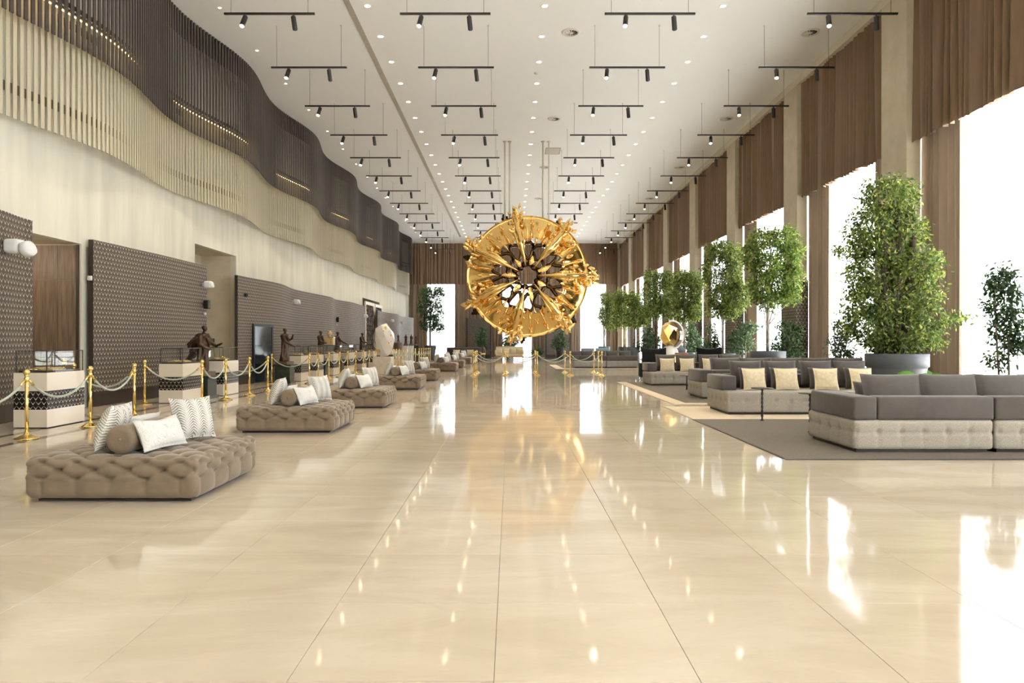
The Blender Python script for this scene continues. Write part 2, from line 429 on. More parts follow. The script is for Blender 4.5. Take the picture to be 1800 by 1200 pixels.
# wall on the slatted side with three openings (y0, y1, height)
OPEN = [(11.4, 14.5, 3.47), (19.7, 22.66, 4.23), (42.0, 47.4, 4.1)]
wl = MB(); y = Y0
for a, b2, h in OPEN:
    wl.box(X0-.18, X0, y, a, 0, CEIL); wl.box(X0-.18, X0, a, b2, h, CEIL); y = b2
wl.box(X0-.18, X0, y, FAR+1.2, 0, CEIL)
struct('wall_left', wl, M_cream)
for k, (a, b2, h) in enumerate(OPEN):
    xb = X0-1.15 if k else X0-2.9
    r = MB(); r.box(xb-.15, xb, a-.15, b2+.15, 0, h+.15); r.box(xb, X0-.18, b2, b2+.15, 0, h); r.box(xb, X0-.18, a-.15, a, 0, h); r.box(xb, X0-.18, a-.15, b2+.15, h, h+.15)
    struct('trim_%d' % (k+1), r, M_column)
# walnut-clad return inside the first opening: boards with pale seams
dw = struct('door_1', MB().box(X0-2.8, X0-.02, 14.44, 14.498, 0, 3.45), M_seam)
for a, b2 in ((-2.75, -1.85), (-1.84, -.46), (-.452, -.06)):
    for z0, z1 in ((.02, 2.69), (2.702, 3.43)):
        MB().box(X0+a, X0+b2, 14.425, 14.44, z0, z1).build('panel', M_wood, dw)
MB().box(X0-.055, X0-.005, 14.40, 14.44, 0, 3.44).build('door_frame', M_darkfoot, dw)

cl_ = thing('added_corridor_lamp', 'added unseen lamp in the ceiling brightening the walnut opening', 'lamp', (X0-1.4, 13.3, 3.47)); MB().lathe([(.09, 0), (.09, -.01), (.0, -.012)], 14).build('lens', M_down, cl_)  # unseen lamp, added to lift the dark walnut boards
cd = bpy.data.lights.new('added_corridor_fill', 'POINT'); cd.energy = 35; cd.color = (1, .84, .62); cd.shadow_soft_size = .08  # added fill light for the walnut return
co = bpy.data.objects.new('added_corridor_fill', cd); COL.objects.link(co); co.location = (X0-1.4, 13.2, 3.25)

# beam and columns on the window side
struct('wall_right', MB().box(X1, XG+.2, Y0, FAR+1, 9.82, CEIL), M_beam)
COLS = [16.2+6.2*k for k in range(-3, 8)]
for k, ya in enumerate(COLS):
    y1 = min(ya+1.1, FAR+1)
    if ya > FAR: continue
    o = struct('column', MB().box(X1, 9.72, ya, y1, 0, 9.82), M_column)
    if k >= 2 and ya < 59:
        # low lattice cladding in front of the column foot
        lp = thing('column_panel', 'dark lattice panel cladding the foot of the %s column from the front' % ORD[k-2], 'wall panel', (0, 0, 0))
        MB().box(X1-.06, X1-.003, ya-.06, y1+.06, .0, 3.4).build('panel', M_chev, lp)
        MB().box(X1-.003, 9.70, ya-.06, ya-.003, .0, 3.4).build('panel', M_chev, lp)
        MB().box(9.70, 9.73, ya-.07, ya-.003, 0, 3.41).build('edge', M_darkfoot, lp)
# glazing: one window per bay
for k in range(len(COLS)-1):
    a, b2 = COLS[k]+.55, COLS[k+1]+.55
    if a > FAR: continue
    b2 = min(b2, FAR+1)
    w = struct('window_%d' % (k+1), MB().box(XG, XG+.012, a, b2, .08, 9.82), M_pane)
    f = MB(); f.box(XG-.03, XG+.05, a-.03, a+.03, 0, 9.82); f.box(XG-.03, XG+.05, a, b2, 0, .08)
    f.box(XG-.03, XG+.05, a, b2, 9.74, 9.82)
    f.build('window_frame', M_steel, w)
struct('terrace', MB().box(10.6, 70, Y0-40, FAR+60, -.25, -.05), M_terrace)
struct('terrace_end', MB().box(-40, 10.6, FAR+2, FAR+60, -.25, -.05), M_terrace)
struct('roof_added_overhang', MB().box(-13, 14.6, Y0-1, FAR+2.5, CEIL+.3, CEIL+.6), M_beam)  # overhang past the glass is added, unseen, to block direct sun
rl = thing('terrace_railing', 'pale metal balcony railing outside the tall windows', 'railing', (0, 0, 0))
for z in (.45, .75, 1.08): MB().box(11.6, 11.64, 4, FAR, z, z+.035).build('rail', M_rail, rl)
for k in range(20): MB().box(11.6, 11.64, 4+2.9*k, 4.04+2.9*k, -.05, 1.1).build('post', M_rail, rl)

# end wall with three windows
WIN = [(-7.5, -4.85), (-.80, 1.90), (6.05, 8.45)]
we = MB(); x = -12.5
for a, b2 in WIN:
    we.box(x, a, FAR+1.0, FAR+1.25, 0, CEIL); we.box(a, b2, FAR+1.0, FAR+1.25, 8.6, CEIL); x = b2
we.box(x, 10.6, FAR+1.0, FAR+1.25, 0, CEIL)
struct('wall_far', we, M_cream)
for k, (a, b2) in enumerate(WIN):
    w = struct('window_%d' % (k+21), MB().box(a, b2, FAR+1.1, FAR+1.112, 0, 8.6), M_pane)
    f = MB(); f.box(a, a+.06, FAR+1.07, FAR+1.14, 0, 8.6); f.box(b2-.06, b2, FAR+1.07, FAR+1.14, 0, 8.6); f.box(a, b2, FAR+1.07, FAR+1.14, 0, .06)
    f.build('window_frame', M_steel, w)

# ------------------------------------------------------------------ curtains
def drape(name, label, cat, x0, y0, x1, y1, z0, z1, m, amp=.06, pitch=.22, hem=.0, bulge=0., seed=0, parent=None, rows=6, sgn=1):
    """pleated cloth from (x0, y0) to (x1, y1)"""
    rg = random.Random(seed); L = math.hypot(x1-x0, y1-y0); n = max(8, int(L/pitch*12))
    tx_, ty_ = (x1-x0)/L, (y1-y0)/L; nx, ny = ty_, -tx_
    ph = [rg.uniform(0, 6.28) for _ in range(4)]
    k0 = 2*PI/pitch
    vs = []
    for j in range(rows+1):
        v = j/rows; z = z0+(z1-z0)*v
        for i in range(n+1):
            s = L*i/n
            wob = .35*pitch*math.sin(s*k0*.21+ph[0])+.22*pitch*math.sin(s*k0*.37+ph[1]+1.2*v)
            q = 2*abs(math.sin((s+wob)*k0/2+ph[2]))**.75-1
            a = amp*(.75+.35*math.sin(s*k0*.13+ph[3]))*(1.0-.35*v)
            d = sgn*a*q + bulge*math.sin(PI*min(1, v*1.1))
            zz = z + (hem*math.sin((s+wob)*k0+ph[2]+.8)*(1-v)**6 if hem else 0)
            vs.append((x0+tx_*s+nx*d, y0+ty_*s+ny*d, zz))
    N = n+1
    fs = [(j*N+i, j*N+i+1, (j+1)*N+i+1, (j+1)*N+i) for j in range(rows) for i in range(n)]
    o = MB().add(vs, fs, 0, True).build(name, m, parent)
    if parent is None: tag(o, label, cat)
    return o
bay = 0
for k in range(1, len(COLS)-1):
    ya, yb = COLS[k]+1.1, COLS[k+1]                # clear opening of the bay
    if ya > FAR: continue
    yb = min(yb, FAR-.2)
    if yb < 4: continue
    nm = ORD[bay]; bay += 1
    drape('valance', 'deep brown pleated valance hanging over the %s window bay' % nm, 'valance', 9.56, ya+.02, 9.56, yb-.02, 6.12, 9.824, M_curt, .105, .235, .015, seed=k, sgn=-1)
    drape('curtain', 'tall brown curtain at the farther edge of the %s window bay' % nm, 'curtain', 9.85, yb-1.3, 9.85, yb+.12, .03, 9.7, M_curtlow, .085, .21, seed=50+k, sgn=-1)
    drape('curtain', 'tall brown curtain at the closer edge of the %s window bay' % nm, 'curtain', 9.85, ya-.15, 9.85, ya+1.1, .03, 9.7, M_curtlow, .085, .21, seed=80+k, sgn=-1)
    drape('sheer_curtain', 'white voile gathered beside the %s bay\'s farther curtain' % nm, 'sheer curtain', 9.99, yb-1.75, 9.99, yb-1.34, .03, 9.7, M_sheer, .04, .14, seed=110+k)
drape('valance', 'deep brown pleated valance along the top of the end wall', 'valance', -9.0, FAR-.05, 9.35, FAR-.05, 6.42, CEIL-.03, M_curt, .07, .30, .02, seed=5)
for k, (a, b2) in enumerate(((-9.0, -7.40), (-4.95, -.72), (1.85, 6.12), (8.40, 9.6))):
    drape('curtain', 'tall brown curtain on the end wall, %s %s' % (ORD[k], 'counted from the slatted wall'), 'curtain', a, FAR+.25, b2, FAR+.25, .02, 9.9, M_curtlow, .08, .28, seed=20+k)
for k, (a, b2) in enumerate(WIN):
    drape('sheer_curtain', 'white voile curtain over the %s end wall window from the slatted wall' % ORD[k], 'sheer curtain', a-.05, FAR+.6, b2+.05, FAR+.6, .02, 9.9, M_sheer, .05, .22, seed=30+k)

# ------------------------------------------------------------------ slatted screens
def wave(y):
    return .22*math.cos(2*PI*(y-21.3)/7.15) - .006*max(0, y-36)
def slat_screen(name, label, xb, z0, z1, w, d, m, start, lag, bands, bm_):
    t = thing(name, label, 'slat screen', (0, 0, 0))
    sm = MB().box(-d/2, d/2, -w/2, w/2, z0, z1).mesh('slat', m)
    pos = []; yy = start
    while yy < FAR-.35: pos.append(yy); yy += .140
    for y_ in pos[:300]:
        sl = (wave(y_+.05-lag)-wave(y_-.05-lag))/.1
        obj('slat', sm, t, (xb+wave(y_-lag), y_, 0), (0, 0, -math.atan(sl)))
    rest = MB()
    for y_ in pos[300:]:
        rest.box(xb+wave(y_-lag)-d/2, xb+wave(y_-lag)+d/2, y_-w/2, y_+w/2, z0, z1)
    tag(rest.build('distant_slats', m, t), kind='stuff')
    for za, zb in bands:
        b = MB(); qs = np.arange(start, FAR-.4, .35)
        for qa, qb in zip(qs[:-1], qs[1:]):
            xa, xb2 = xb-d/2-.022+wave(qa-lag), xb-d/2-.022+wave(qb-lag)
            b.add([(xa, qa, za), (xb2, qb, za), (xb2, qb, zb), (xa, qa, zb), (xa-.02, qa, za), (xb2-.02, qb, za), (xb2-.02, qb, zb), (xa-.02, qa, zb)], [(0, 1, 2, 3), (5, 4, 7, 6), (3, 2, 6, 7), (1, 0, 4, 5)])
        b.build('support_band', bm_, t)
    return t
slat_screen('champagne_slat_screen', 'wavy screen of champagne slats below the dark slats', -8.70, 5.35, 7.75, .078, .022, M_bslat, 8.6, .25, ((5.80, 5.97), (7.5, 7.65)), M_bband)
slat_screen('dark_slat_screen', 'wavy screen of dark bronze slats hanging from the ceiling', -8.42, 7.03, CEIL-.004, .076, .024, M_dslat, 8.6, 0, ((CEIL-.62, CEIL-.01), (7.72, 7.80)), M_dslat)
for k, (a, b2) in enumerate(((10.5, 15.4), (17.6, 22.2), (25.0, 29.2), (32.2, 36.3), (39.6, 43.4), (46.8, 50.4))):
    pth = [(-8.50+wave(q), q, 7.62) for q in np.arange(a, b2, .3)]
    ll = thing('linear_lamp', 'warm linear lamp glowing behind the dark slats, %s from the front' % ORD[k], 'lamp')
    MB().tube(pth, .012, 6).build('light_tube', M_ledn, ll)
    MB().tube([(p[0], p[1], p[2]+.05) for p in pth], .03, 6).build('housing', M_dslat, ll)

# ------------------------------------------------------------------ chevron wall panels (wavy in plan)
def wall_panel(label, pts, h, seed):
    """pts: (y, x) control points of the panel's front face"""
    ys = [p[0] for p in pts]; xs = [p[1] for p in pts]
    n = max(6, int((ys[-1]-ys[0])/.22)); Y = np.linspace(ys[0], ys[-1], n+1)
    # smooth cosine interpolation between control points
    X = []
    for q in Y:
        k = min(max(np.searchsorted(ys, q)-1, 0), len(ys)-2); f = (q-ys[k])/(ys[k+1]-ys[k]); f = (1-math.cos(PI*f))/2
        X.append(xs[k]+(xs[k+1]-xs[k])*f)
    S = np.concatenate([[0], np.cumsum(np.hypot(np.diff(X), np.diff(Y)))])
    t = thing('wall_panel', label, 'wall panel', (0, 0, 0))
    zb = .32
    fr = MB()
    for i in range(n):
        v = [(X[i], Y[i], zb), (X[i+1], Y[i+1], zb), (X[i+1], Y[i+1], h), (X[i], Y[i], h)]
        fr.add(v, [(0, 1, 2, 3)], 0, True, [[(S[i], zb), (S[i+1], zb), (S[i+1], h), (S[i], h)]])
    fr.build('lattice_face', M_chev, t)
    def slab(nm, z0, z1, dx, m):
        b = MB(); T = .105
        for i in range(n):
            b.add([(X[i]+dx, Y[i], z0), (X[i+1]+dx, Y[i+1], z0), (X[i+1]+dx, Y[i+1], z1), (X[i]+dx, Y[i], z1),
                   (X[i]-T, Y[i], z0), (X[i+1]-T, Y[i+1], z0), (X[i+1]-T, Y[i+1], z1), (X[i]-T, Y[i], z1)],
                  [(0, 1, 2, 3), (5, 4, 7, 6), (3, 2, 6, 7), (1, 0, 4, 5)] + ([(0, 3, 7, 4)] if i == 0 else []) + ([(1, 5, 6, 2)] if i == n-1 else []))
        b.build(nm, m, t)
    slab('core', zb, h, -.004, M_darkfoot)
    slab('skirting', 0, zb-.01, .002, M_darkfoot)
    return t
wall_panel('wavy dark chevron panel carrying the big white twin spotlight', [(7.0, -8.72), (9.2, -8.88), (11.3, -8.62), (12.6, -8.83)], 3.63, 1)
wall_panel('wavy dark chevron panel between the walnut return and the beige niche', [(14.6, -8.93), (15.6, -8.88), (17.4, -8.80), (19.75, -8.80)], 3.58, 2)
wall_panel('long wavy chevron panel holding the dark glass door', [(21.9, -8.76), (24.9, -8.50), (28.2, -8.84), (32.6, -8.64), (34.9, -8.90), (37.2, -8.66), (41.2, -8.80)], 3.53, 3)
wall_panel('wavy chevron panel running up to the end wall curtains', [(43.8, -8.55), (47, -8.75), (50.5, -8.40), (55, -8.78), (58.6, -8.35)], 3.42, 4)
# dark glass door set in the long panel
dg = thing('glass_door', 'narrow dark glass door framed in black in the long chevron panel', 'door', (0, 0, 0))
dg.location = (-8.655, 22.93, 0); dg.rotation_euler = (0, 0, -math.atan(.165/1.45))
MB().box(-.06, .02, 0, .09, 0, 2.0).build('frame', M_black, dg); MB().box(-.06, .02, 1.36, 1.45, 0, 2.0).build('frame', M_black, dg)
MB().box(-.06, .02, .09, 1.36, 1.91, 2.0).build('lintel', M_black, dg)
MB().box(-.05, .004, .09, 1.36, .015, 1.91).build('glass', M_screen, dg)
# lattice screens in the third opening
for k, (a, b2) in enumerate(((41.55, 44.3), (44.75, 47.2))):
    t = thing('lattice_screen', 'tall cream framed screen of dark round fretwork, %s in the far doorway' % ('first' if k == 0 else 'second'), 'screen', (0, 0, 0))
    xs = -8.86-.05*k; h = 3.86
    MB().box(xs-.06, xs-.045, a+.1, b2-.1, 0, h-.05).build('backing', M_marbw, t)
    for q0, q1 in ((a, a+.14), (b2-.28, b2)): MB().box(xs-.06, xs+.03, q0, q1, 0, h).build('frame', M_marbw, t)
    MB().box(xs-.06, xs+.03, a+.14, b2-.28, h-.2, h).build('frame_rail', M_marbw, t)
    fw = MB(); yy = a+.14; r_ = .22; row = 0; z = .2
    while z < h-.3:
        yy = a+.36+(.22 if row % 2 else 0)
        while yy < b2-.44:
            fw.tube([(xs, yy+r_*math.cos(q*PI/4), z+r_*math.sin(q*PI/4)) for q in range(9)], .034, 4, cap=False, sm=False)
            yy += .44
        z += .30; row += 1
    tag(fw.build('fretwork', M_darkfoot, t), kind='stuff')

# ------------------------------------------------------------------ ceiling lights
DROP = 1.16
def track_proto():
    t = thing('track_light', 'x', 'track light', (0, 0, 0))
    MB().box(-1.035, 1.035, -.022, .022, -.02, .022).build('track', M_black, t)
    for sx in (-.88, .88):
        MB().tube([(sx, 0, .02), (sx, 0, DROP-.02)], .0045, 5).build('wire', M_black, t)
        MB().tube([(sx, 0, DROP-.03), (sx, 0, DROP-.001)], .025, 8).build('ceiling_rose', M_vent, t)
    for sx, tilt, yaw, lit in ((-.55, 24, 8, 1), (.545, -8, -6, 0)):
        R = Euler((rad(-tilt), rad(yaw), 0)).to_matrix()
        h = MB(); h.tube([(0, 0, -.02), (0, 0, -.075)], .018, 8)
        c0 = Vector((0, 0, -.075)); ax = R @ Vector((0, 0, -1))
        h.tube([c0-ax*.015, c0, c0+ax*.27, c0+ax*.285], [.05, .056, .056, .05], 14)
        ho = h.build('spot_head', M_black, t, (sx, 0, 0))
        l = MB(); e = c0+ax*.287; l.tube([e-ax*.004, e+ax*.006], [.046, .040], 14)
        l.build('lens', M_lamp if lit else M_ventdark, ho)
    return t
tp = track_proto(); first = True
spot_d = bpy.data.lights.new('spot_beam', 'SPOT'); spot_d.energy = SPOT_W; spot_d.color = (1, .84, .62); spot_d.spot_size = rad(84); spot_d.spot_blend = .6; spot_d.shadow_soft_size = .05
ROWN = ['row beside the slatted wall', 'second row from the slatted wall', 'third row from the slatted wall', 'row beside the curtained windows']
for c, xc in enumerate((-5.52, -1.50, 3.18, 7.81)):
    for k in range(15):
        yk = 12.55+3.06*k
        lab = 'black twin-spot track light, %s from the front in the %s' % (ORD[k], ROWN[c])
        if first: o = tp; o.location = (xc, yk, CEIL-DROP); o['label'] = lab; first = False
        else: o = dup(tp, (xc, yk, CEIL-DROP), 0, lab)
        if k > 0:
            s = bpy.data.objects.new('spot_beam', spot_d); COL.objects.link(s); s.location = (xc-.55, yk-.16, CEIL-DROP-.42)
            s.rotation_euler = (rad(-24), rad(8), 0)
dl = thing('downlight', 'x', 'downlight', (0, 0, 0))
MB().lathe([(.10, 0), (.10, -.012), (.075, -.014), (.07, -.004)], 16, cap=False).build('trim_ring', M_white, dl)
MB().lathe([(.0, -.006), (.072, -.006)], 16, cap=False).build('lens', M_down, dl)
first = True
for c, (xc, y0_, dy, nn, wd) in enumerate(((-3.70, 15.84, 1.76, 25, 'beside the long ceiling slot'), (.87, 15.84, 1.76, 25, 'over the middle of the hall'), (5.47, 15.84, 1.76, 25, 'between the two window-side track rows'), (-7.55, 17.7, 2.6, 16, 'along the slatted screen'))):
    for k in range(nn):
        lab = 'small round recessed ceiling light, %s in the line %s' % (ORD[k], wd)
        if first: o = dl; o.location = (xc, y0_+dy*k, CEIL-.001); o['label'] = lab; first = False
        else: o = dup(dl, (xc, y0_+dy*k, CEIL-.001), 0, lab)
        if c == 3: o.scale = (.55, .55, .55)
vt = thing('air_diffuser', 'x', 'air vent', (0, 0, 0))
MB().lathe([(.26, 0), (.25, -.02), (.19, -.03), (.185, -.012)], 24, cap=False).build('ring', M_vent, vt)
MB().lathe([(0, -.006), (.188, -.006)], 24, cap=False).build('recess', M_ventdark, vt)
for k in range(12):
    a = 2*PI*k/12; MB().add([(math.cos(a-.10)*.06, math.sin(a-.10)*.06, -.03), (math.cos(a-.06)*.185, math.sin(a-.06)*.185, -.03), (math.cos(a+.16)*.185, math.sin(a+.16)*.185, -.012), (math.cos(a+.2)*.06, math.sin(a+.2)*.06, -.012)], [(0, 1, 2, 3), (3, 2, 1, 0)]).build('blade', M_vent, vt)
MB().lathe([(0, -.034), (.06, -.032), (.065, -.02)], 12).build('hub', M_vent, vt)
first = True
for c, xc in enumerate((1.68, 8.37)):
    for k in range(5):
        lab = 'round ceiling air diffuser, %s of those %s' % (ORD[k], ('over the hall', 'near the windows')[c])
        if first: o = vt; o.location = (xc, 19.1+7.4*k, CEIL); o['label'] = lab; first = False
        else: dup(vt, (xc, 19.1+7.4*k, CEIL), 0, lab)
sd = thing('smoke_detector', 'tiny white smoke detector on the ceiling over the hall', 'detector', (.82, 22.0, CEIL)); MB().lathe([(.07, 0), (.065, -.03), (.03, -.045), (0, -.045)], 14).build('housing', M_vent, sd)
sg = thing('ceiling_grille', 'pale square ceiling grille behind the sculpture pipes', 'air vent', (1.9, 31, CEIL)); MB().box(-.34, .34, -.5, .5, -.02, 0).build('frame', M_slot, sg)
for k in range(9): MB().box(-.3, .3, -.44+.1*k, -.40+.1*k, -.03, -.02).build('blade', M_vent, sg)

# ------------------------------------------------------------------ hanging gold sculpture
SX, SY, SZ = .71, 29.4, 4.20
sc = thing('hanging_sculpture', 'huge round polished gold sculpture of radiating figures hanging from cream pipes', 'sculpture', (SX, SY, SZ))
def dish(r0, r1, depth0, depth1, th, lob, m, name, n=168, nr=7):
    """ring facing -y, front pushed forward at the inner edge; the inner edge is cut in scallops"""
    b = MB(); F = []
    for side in (0, 1):
        for i in range(nr+1):
            f = i/nr
            for k in range(n):
                a = 2*PI*k/n
                ri = r0+lob*abs(math.cos(7*(a-rad(51.4)*.5)))**.7
                r = ri+(r1-ri)*f
                y_ = -(depth0*(1-f)**1.3+depth1*f) + (th if side else 0)
                F.append((r*math.cos(a), y_, r*math.sin(a)))
    N = (nr+1)*n; fs = []
    for i in range(nr):
        for k in range(n):
            q = (i*n+k, i*n+(k+1) % n, (i+1)*n+(k+1) % n, (i+1)*n+k); fs.append(q[::-1]); fs.append(tuple(x+N for x in q))
    for i, rv in ((0, False), (nr, True)):
        for k in range(n):
            q = (i*n+k, i*n+(k+1) % n, N+i*n+(k+1) % n, N+i*n+k); fs.append(q if rv else q[::-1])
    b.add(F, fs, 0, True); return b.build(name, m, sc)
dish(1.42, 2.62, .42, .0, .07, .22, M_goldart, 'gold_ring')
# dark hub: ring of open loops between the arms and an inner collar
hb = MB()
for k in range(14):
    a = 2*PI*(k+.5)/14
    c = Vector((1.16*math.cos(a), -.12, 1.16*math.sin(a)))
    pts = []
    for q in range(13):
        w = 2*PI*q/12; rr = .27+.05*math.cos(3*w+k)
        rad_v = Vector((math.cos(a), 0, math.sin(a))); tan_v = Vector((-math.sin(a), 0, math.cos(a)))
        pts.append(c+rad_v*rr*1.28*math.cos(w)+tan_v*rr*.92*math.sin(w))
    hb.tube(pts, .085, 7, cap=False)
    pts2 = [p+Vector((0, .62, 0)) for p in pts]
    n0 = len(pts)
    hb.add(pts+pts2, [(i, i+1, n0+i+1, n0+i) for i in range(n0-1)], 0, True)
hb.build('dark_hub', M_hub, sc)['label'] = 'dark bronze open hub'
cl = MB()
for k in range(14):
    a = 2*PI*k/14; r_ = .52+.07*math.sin(k*2.3)
    cl.ell((r_*math.cos(a), -.05, r_*math.sin(a)), (.16, .14, .13), 7, 5)
cl.tube([(.47*math.cos(q*PI/12), .0, .47*math.sin(q*PI/12)) for q in range(25)], .06, 8, cap=False)
cl.build('hub_collar', M_hub, sc)
def leafplate(w, l, jag, seed):
    rg = random.Random(seed); pts = []; n = 16
    for i in range(n+1):
        f = i/n; ww = w*math.sin(PI*min(1, f*.92+.08))**.8*(1+jag*(1 if i % 2 else -1)*rg.uniform(.4, 1))
        pts.append((ww, f*l))
    v = []
    for sgn in (-1, 1):
        for i, (ww, q) in enumerate(pts): v.append((sgn*ww, .07*(1-abs(1-2*q/l)), q))
    mid = [(0, -.06*math.sin(PI*i/n), pts[i][1]) for i in range(n+1)]
    b = n+1; v += mid; o2 = len(v)
    v += [(p[0], p[1]+.03, p[2]) for p in v]
    fs = []
    for i in range(n):
        fs += [(i, 2*b+i, 2*b+i+1, i+1), (2*b+i, b+i, b+i+1, 2*b+i+1)]
    fs += [tuple(x+o2 for x in f)[::-1] for f in fs]
    for base in (0, b):
        for i in range(n): fs.append((base+i, base+i+1, o2+base+i+1, o2+base+i))
    return v, fs
ARM_A = [102+51.43*k for k in range(7)]
for k, deg in enumerate(ARM_A):
    rg = random.Random(40+k)
    Rm = Matrix.Rotation(rad(90-deg), 3, 'Y')           # local +z becomes the radial direction
    A = MB()
    # long lance with draped figure swelling along it
    prof = [(.42, .025, -.55), (.8, .05, -.62), (1.1, .085, -.66), (1.35, .12, -.68), (1.55, .15, -.66), (1.72, .11, -.62), (1.95, .16, -.56), (2.15, .12, -.50), (2.4, .15, -.42), (2.62, .10, -.34), (2.85, .07, -.28), (3.05, .03, -.22)]
    if k in (0,): prof = [(r*0.97, q, y_) for r, q, y_ in prof]
    A.tube([Rm @ Vector((rg.uniform(-.02, .02), y_, r)) for r, q, y_ in prof], [q for r, q, y_ in prof], 9)
    for sgn in (-1, 1):
        A.tube([Rm @ Vector((sgn*.10, -.66, 1.25)), Rm @ Vector((sgn*.15, -.68, 1.5)), Rm @ Vector((sgn*.17, -.60, 1.8)), Rm @ Vector((sgn*.10, -.55, 2.05))], [.05, .07, .06, .03], 7)
        A.tube([Rm @ Vector((sgn*.07, -.60, .95)), Rm @ Vector((sgn*.12, -.66, 1.35)), Rm @ Vector((sgn*.08, -.64, 1.7))], [.02, .06, .05], 6)
    A.build('figure_arm', M_goldart, sc)
    Bm = MB()
    for j in range(34):
        r = rg.uniform(1.6, 2.85); sp = .36*math.sin(PI*min(1, (r-1.35)/1.6))+.05
        p = Rm @ Vector((rg.gauss(0, sp*.62), -.30-rg.uniform(0, .32), r))
        Q = Euler((rg.uniform(0, 6), rg.uniform(0, 6), rg.uniform(0, 6))).to_matrix()
        if j % 3 == 0: Bm.ell(p, (rg.uniform(.05, .09), rg.uniform(.05, .08), rg.uniform(.09, .17)), 8, 5, rot=Q)
        else:
            v, fs = leafplate(rg.uniform(.05, .10), rg.uniform(.22, .42), .25, j)
            dirm = (Matrix.Rotation(rg.gauss(0, .7), 3, 'Y') @ Matrix.Rotation(rg.uniform(-.9, .5), 3, 'X'))
            Bm.add([Rm @ (dirm @ Vector(x)) + p for x in v], fs, 0, True)
    Bm.build('figure_cluster', M_goldknob, sc)
    # two slimmer sprouts on the ring between the arms, each with a bud
    for q, (da, r0, r1) in enumerate(((17, 1.72, 2.45), (25.7, 1.5, 2.12), (34.5, 1.72, 2.45))):
        R2 = Matrix.Rotation(rad(90-(deg+da)), 3, 'Y'); S2 = MB()
        S2.tube([R2 @ Vector((0, -.28, r0-.25)), R2 @ Vector((.02, -.40, r0)), R2 @ Vector((0, -.30, (r0+r1)/2)), R2 @ Vector((-.02, -.22, r1))], [.02, .045, .028, .015], 7)
        S2.ell(R2 @ Vector((0, -.36, r0+.08)), (.06, .07, .13), 8, 6, rot=R2)
        S2.ell(R2 @ Vector((0, -.26, r1-.08)), (.055, .07, .12), 8, 6, rot=R2)
        for sgn in (-1, 1): S2.tube([R2 @ Vector((sgn*.05, -.30, r1-.25)), R2 @ Vector((sgn*.07, -.24, r1-.05))], [.03, .012], 6)
        S2.build('sprout', M_goldknob, sc)
    # dark leaf tips showing behind the rim, and a gold leaf by the hub
    R3 = Matrix.Rotation(rad(90-(deg+9)), 3, 'Y')
    v, fs = leafplate(.22, .95, .3, k)
    MB().add([R3 @ (Vector((x[0], x[1]+.22, x[2]+1.98))) for x in v], fs, 0, True).build('back_leaf', M_cup, sc)['label'] = 'dark leaf tip behind the rim'
    R4 = Matrix.Rotation(rad(90-(deg+25)), 3, 'Y')
    v, fs = leafplate(.13, .62 if k % 2 else .4, .22, 30+k)
    MB().add([R4 @ (Vector((x[0], x[1]-.2, x[2]+.50))) for x in v], fs, 0, True).build('hub_leaf', M_goldart, sc)
for x_, zt in ((-.97, 2.35), (-.76, 2.5), (.68, 2.5), (.93, 2.35)):
    MB().tube([(x_, .12, zt-.5), (x_, .12, CEIL-SZ-.002)], .042 if x_ < .9 else .03, 10).build('pipe', M_pipe, sc)
    MB().lathe([(.085, -.03), (.085, 0)], 14, (x_, .12, CEIL-SZ-.001)).build('flange', M_pipe, sc)

# ------------------------------------------------------------------ stanchions and ropes
STH = .93
def stanchion_proto():
    t = thing('stanchion', 'x', 'stanchion')
    MB().lathe([(.155, 0), (.158, .012), (.15, .02), (.135, .024), (.10, .042), (.06, .06), (.035, .075), (.03, .10)], 24).build('base', M_gold, t)
    MB().lathe([(.024, .09), (.024, STH-.06)], 14).build('pole', M_gold, t)
    MB().lathe([(.028, STH-.10), (.034, STH-.095), (.034, STH-.055), (.028, STH-.05), (.022, STH-.03), (.03, STH-.025), (.03, STH-.012)], 14).build('collar', M_gold, t)
    MB().ell((0, 0, STH+.028), (.046, .046, .046), 16, 10).build('ball_finial', M_gold, t)
    return t
sp0 = stanchion_proto(); FIRST = [True]
def stanchion(x, y, label):
    if FIRST[0]: FIRST[0] = False; sp0.location = (x, y, 0); sp0['label'] = label; return sp0
    return dup(sp0, (x, y, 0), 0, label)
def rope(p, q, sag, label):
    a = Vector((p[0], p[1], STH-.075)); b2 = Vector((q[0], q[1], STH-.075)); d = (b2-a); dh = d.normalized()
    a += dh*.035; b2 -= dh*.035
    pts = []
    for i in range(15):
        f = i/14; pts.append(a.lerp(b2, f)-Vector((0, 0, sag*(1-(2*f-1)**2)**.9)))
    t = thing('velvet_rope', label, 'rope', tuple(a))
    loc = [x-a for x in pts]
    MB().tube(loc[1:-1], .017, 9).build('cord', M_rope, t)
    MB().tube([loc[0], loc[1]], [.012, .021], 9).build('hook', M_gold, t)
    MB().tube([loc[-1], loc[-2]], [.012, .021], 9).build('hook', M_gold, t)
RUNS = [('the first case group', [(-6.95, 8.35), (-6.95, 9.8), (-6.9, 11.2), (-6.95, 12.6), (-8.1, 12.65)]),
        ('the second case group', [(-8.1, 15.1), (-6.83, 15.1), (-6.83, 16.35), (-6.78, 17.7), (-6.8, 19.1), (-8.1, 19.15)]),
        ('the third case group', [(-7.95, 22.7), (-6.70, 22.7), (-6.83, 24.2), (-6.81, 25.55), (-6.75, 26.9), (-6.77, 28.3), (-6.75, 29.7), (-6.72, 31.1), (-6.74, 32.5), (-6.72, 33.9)])]
far_px = [691.7, 696.7, 701.7, 707.5, 715, 722, 730, 736.7, 741, 745, 748.7, 752.5, 755.8]
RUNS.append(('the pillared statues', [((p-898)*(36.5+.62*k)/1200, 36.5+.62*k) for k, p in enumerate(far_px)]))
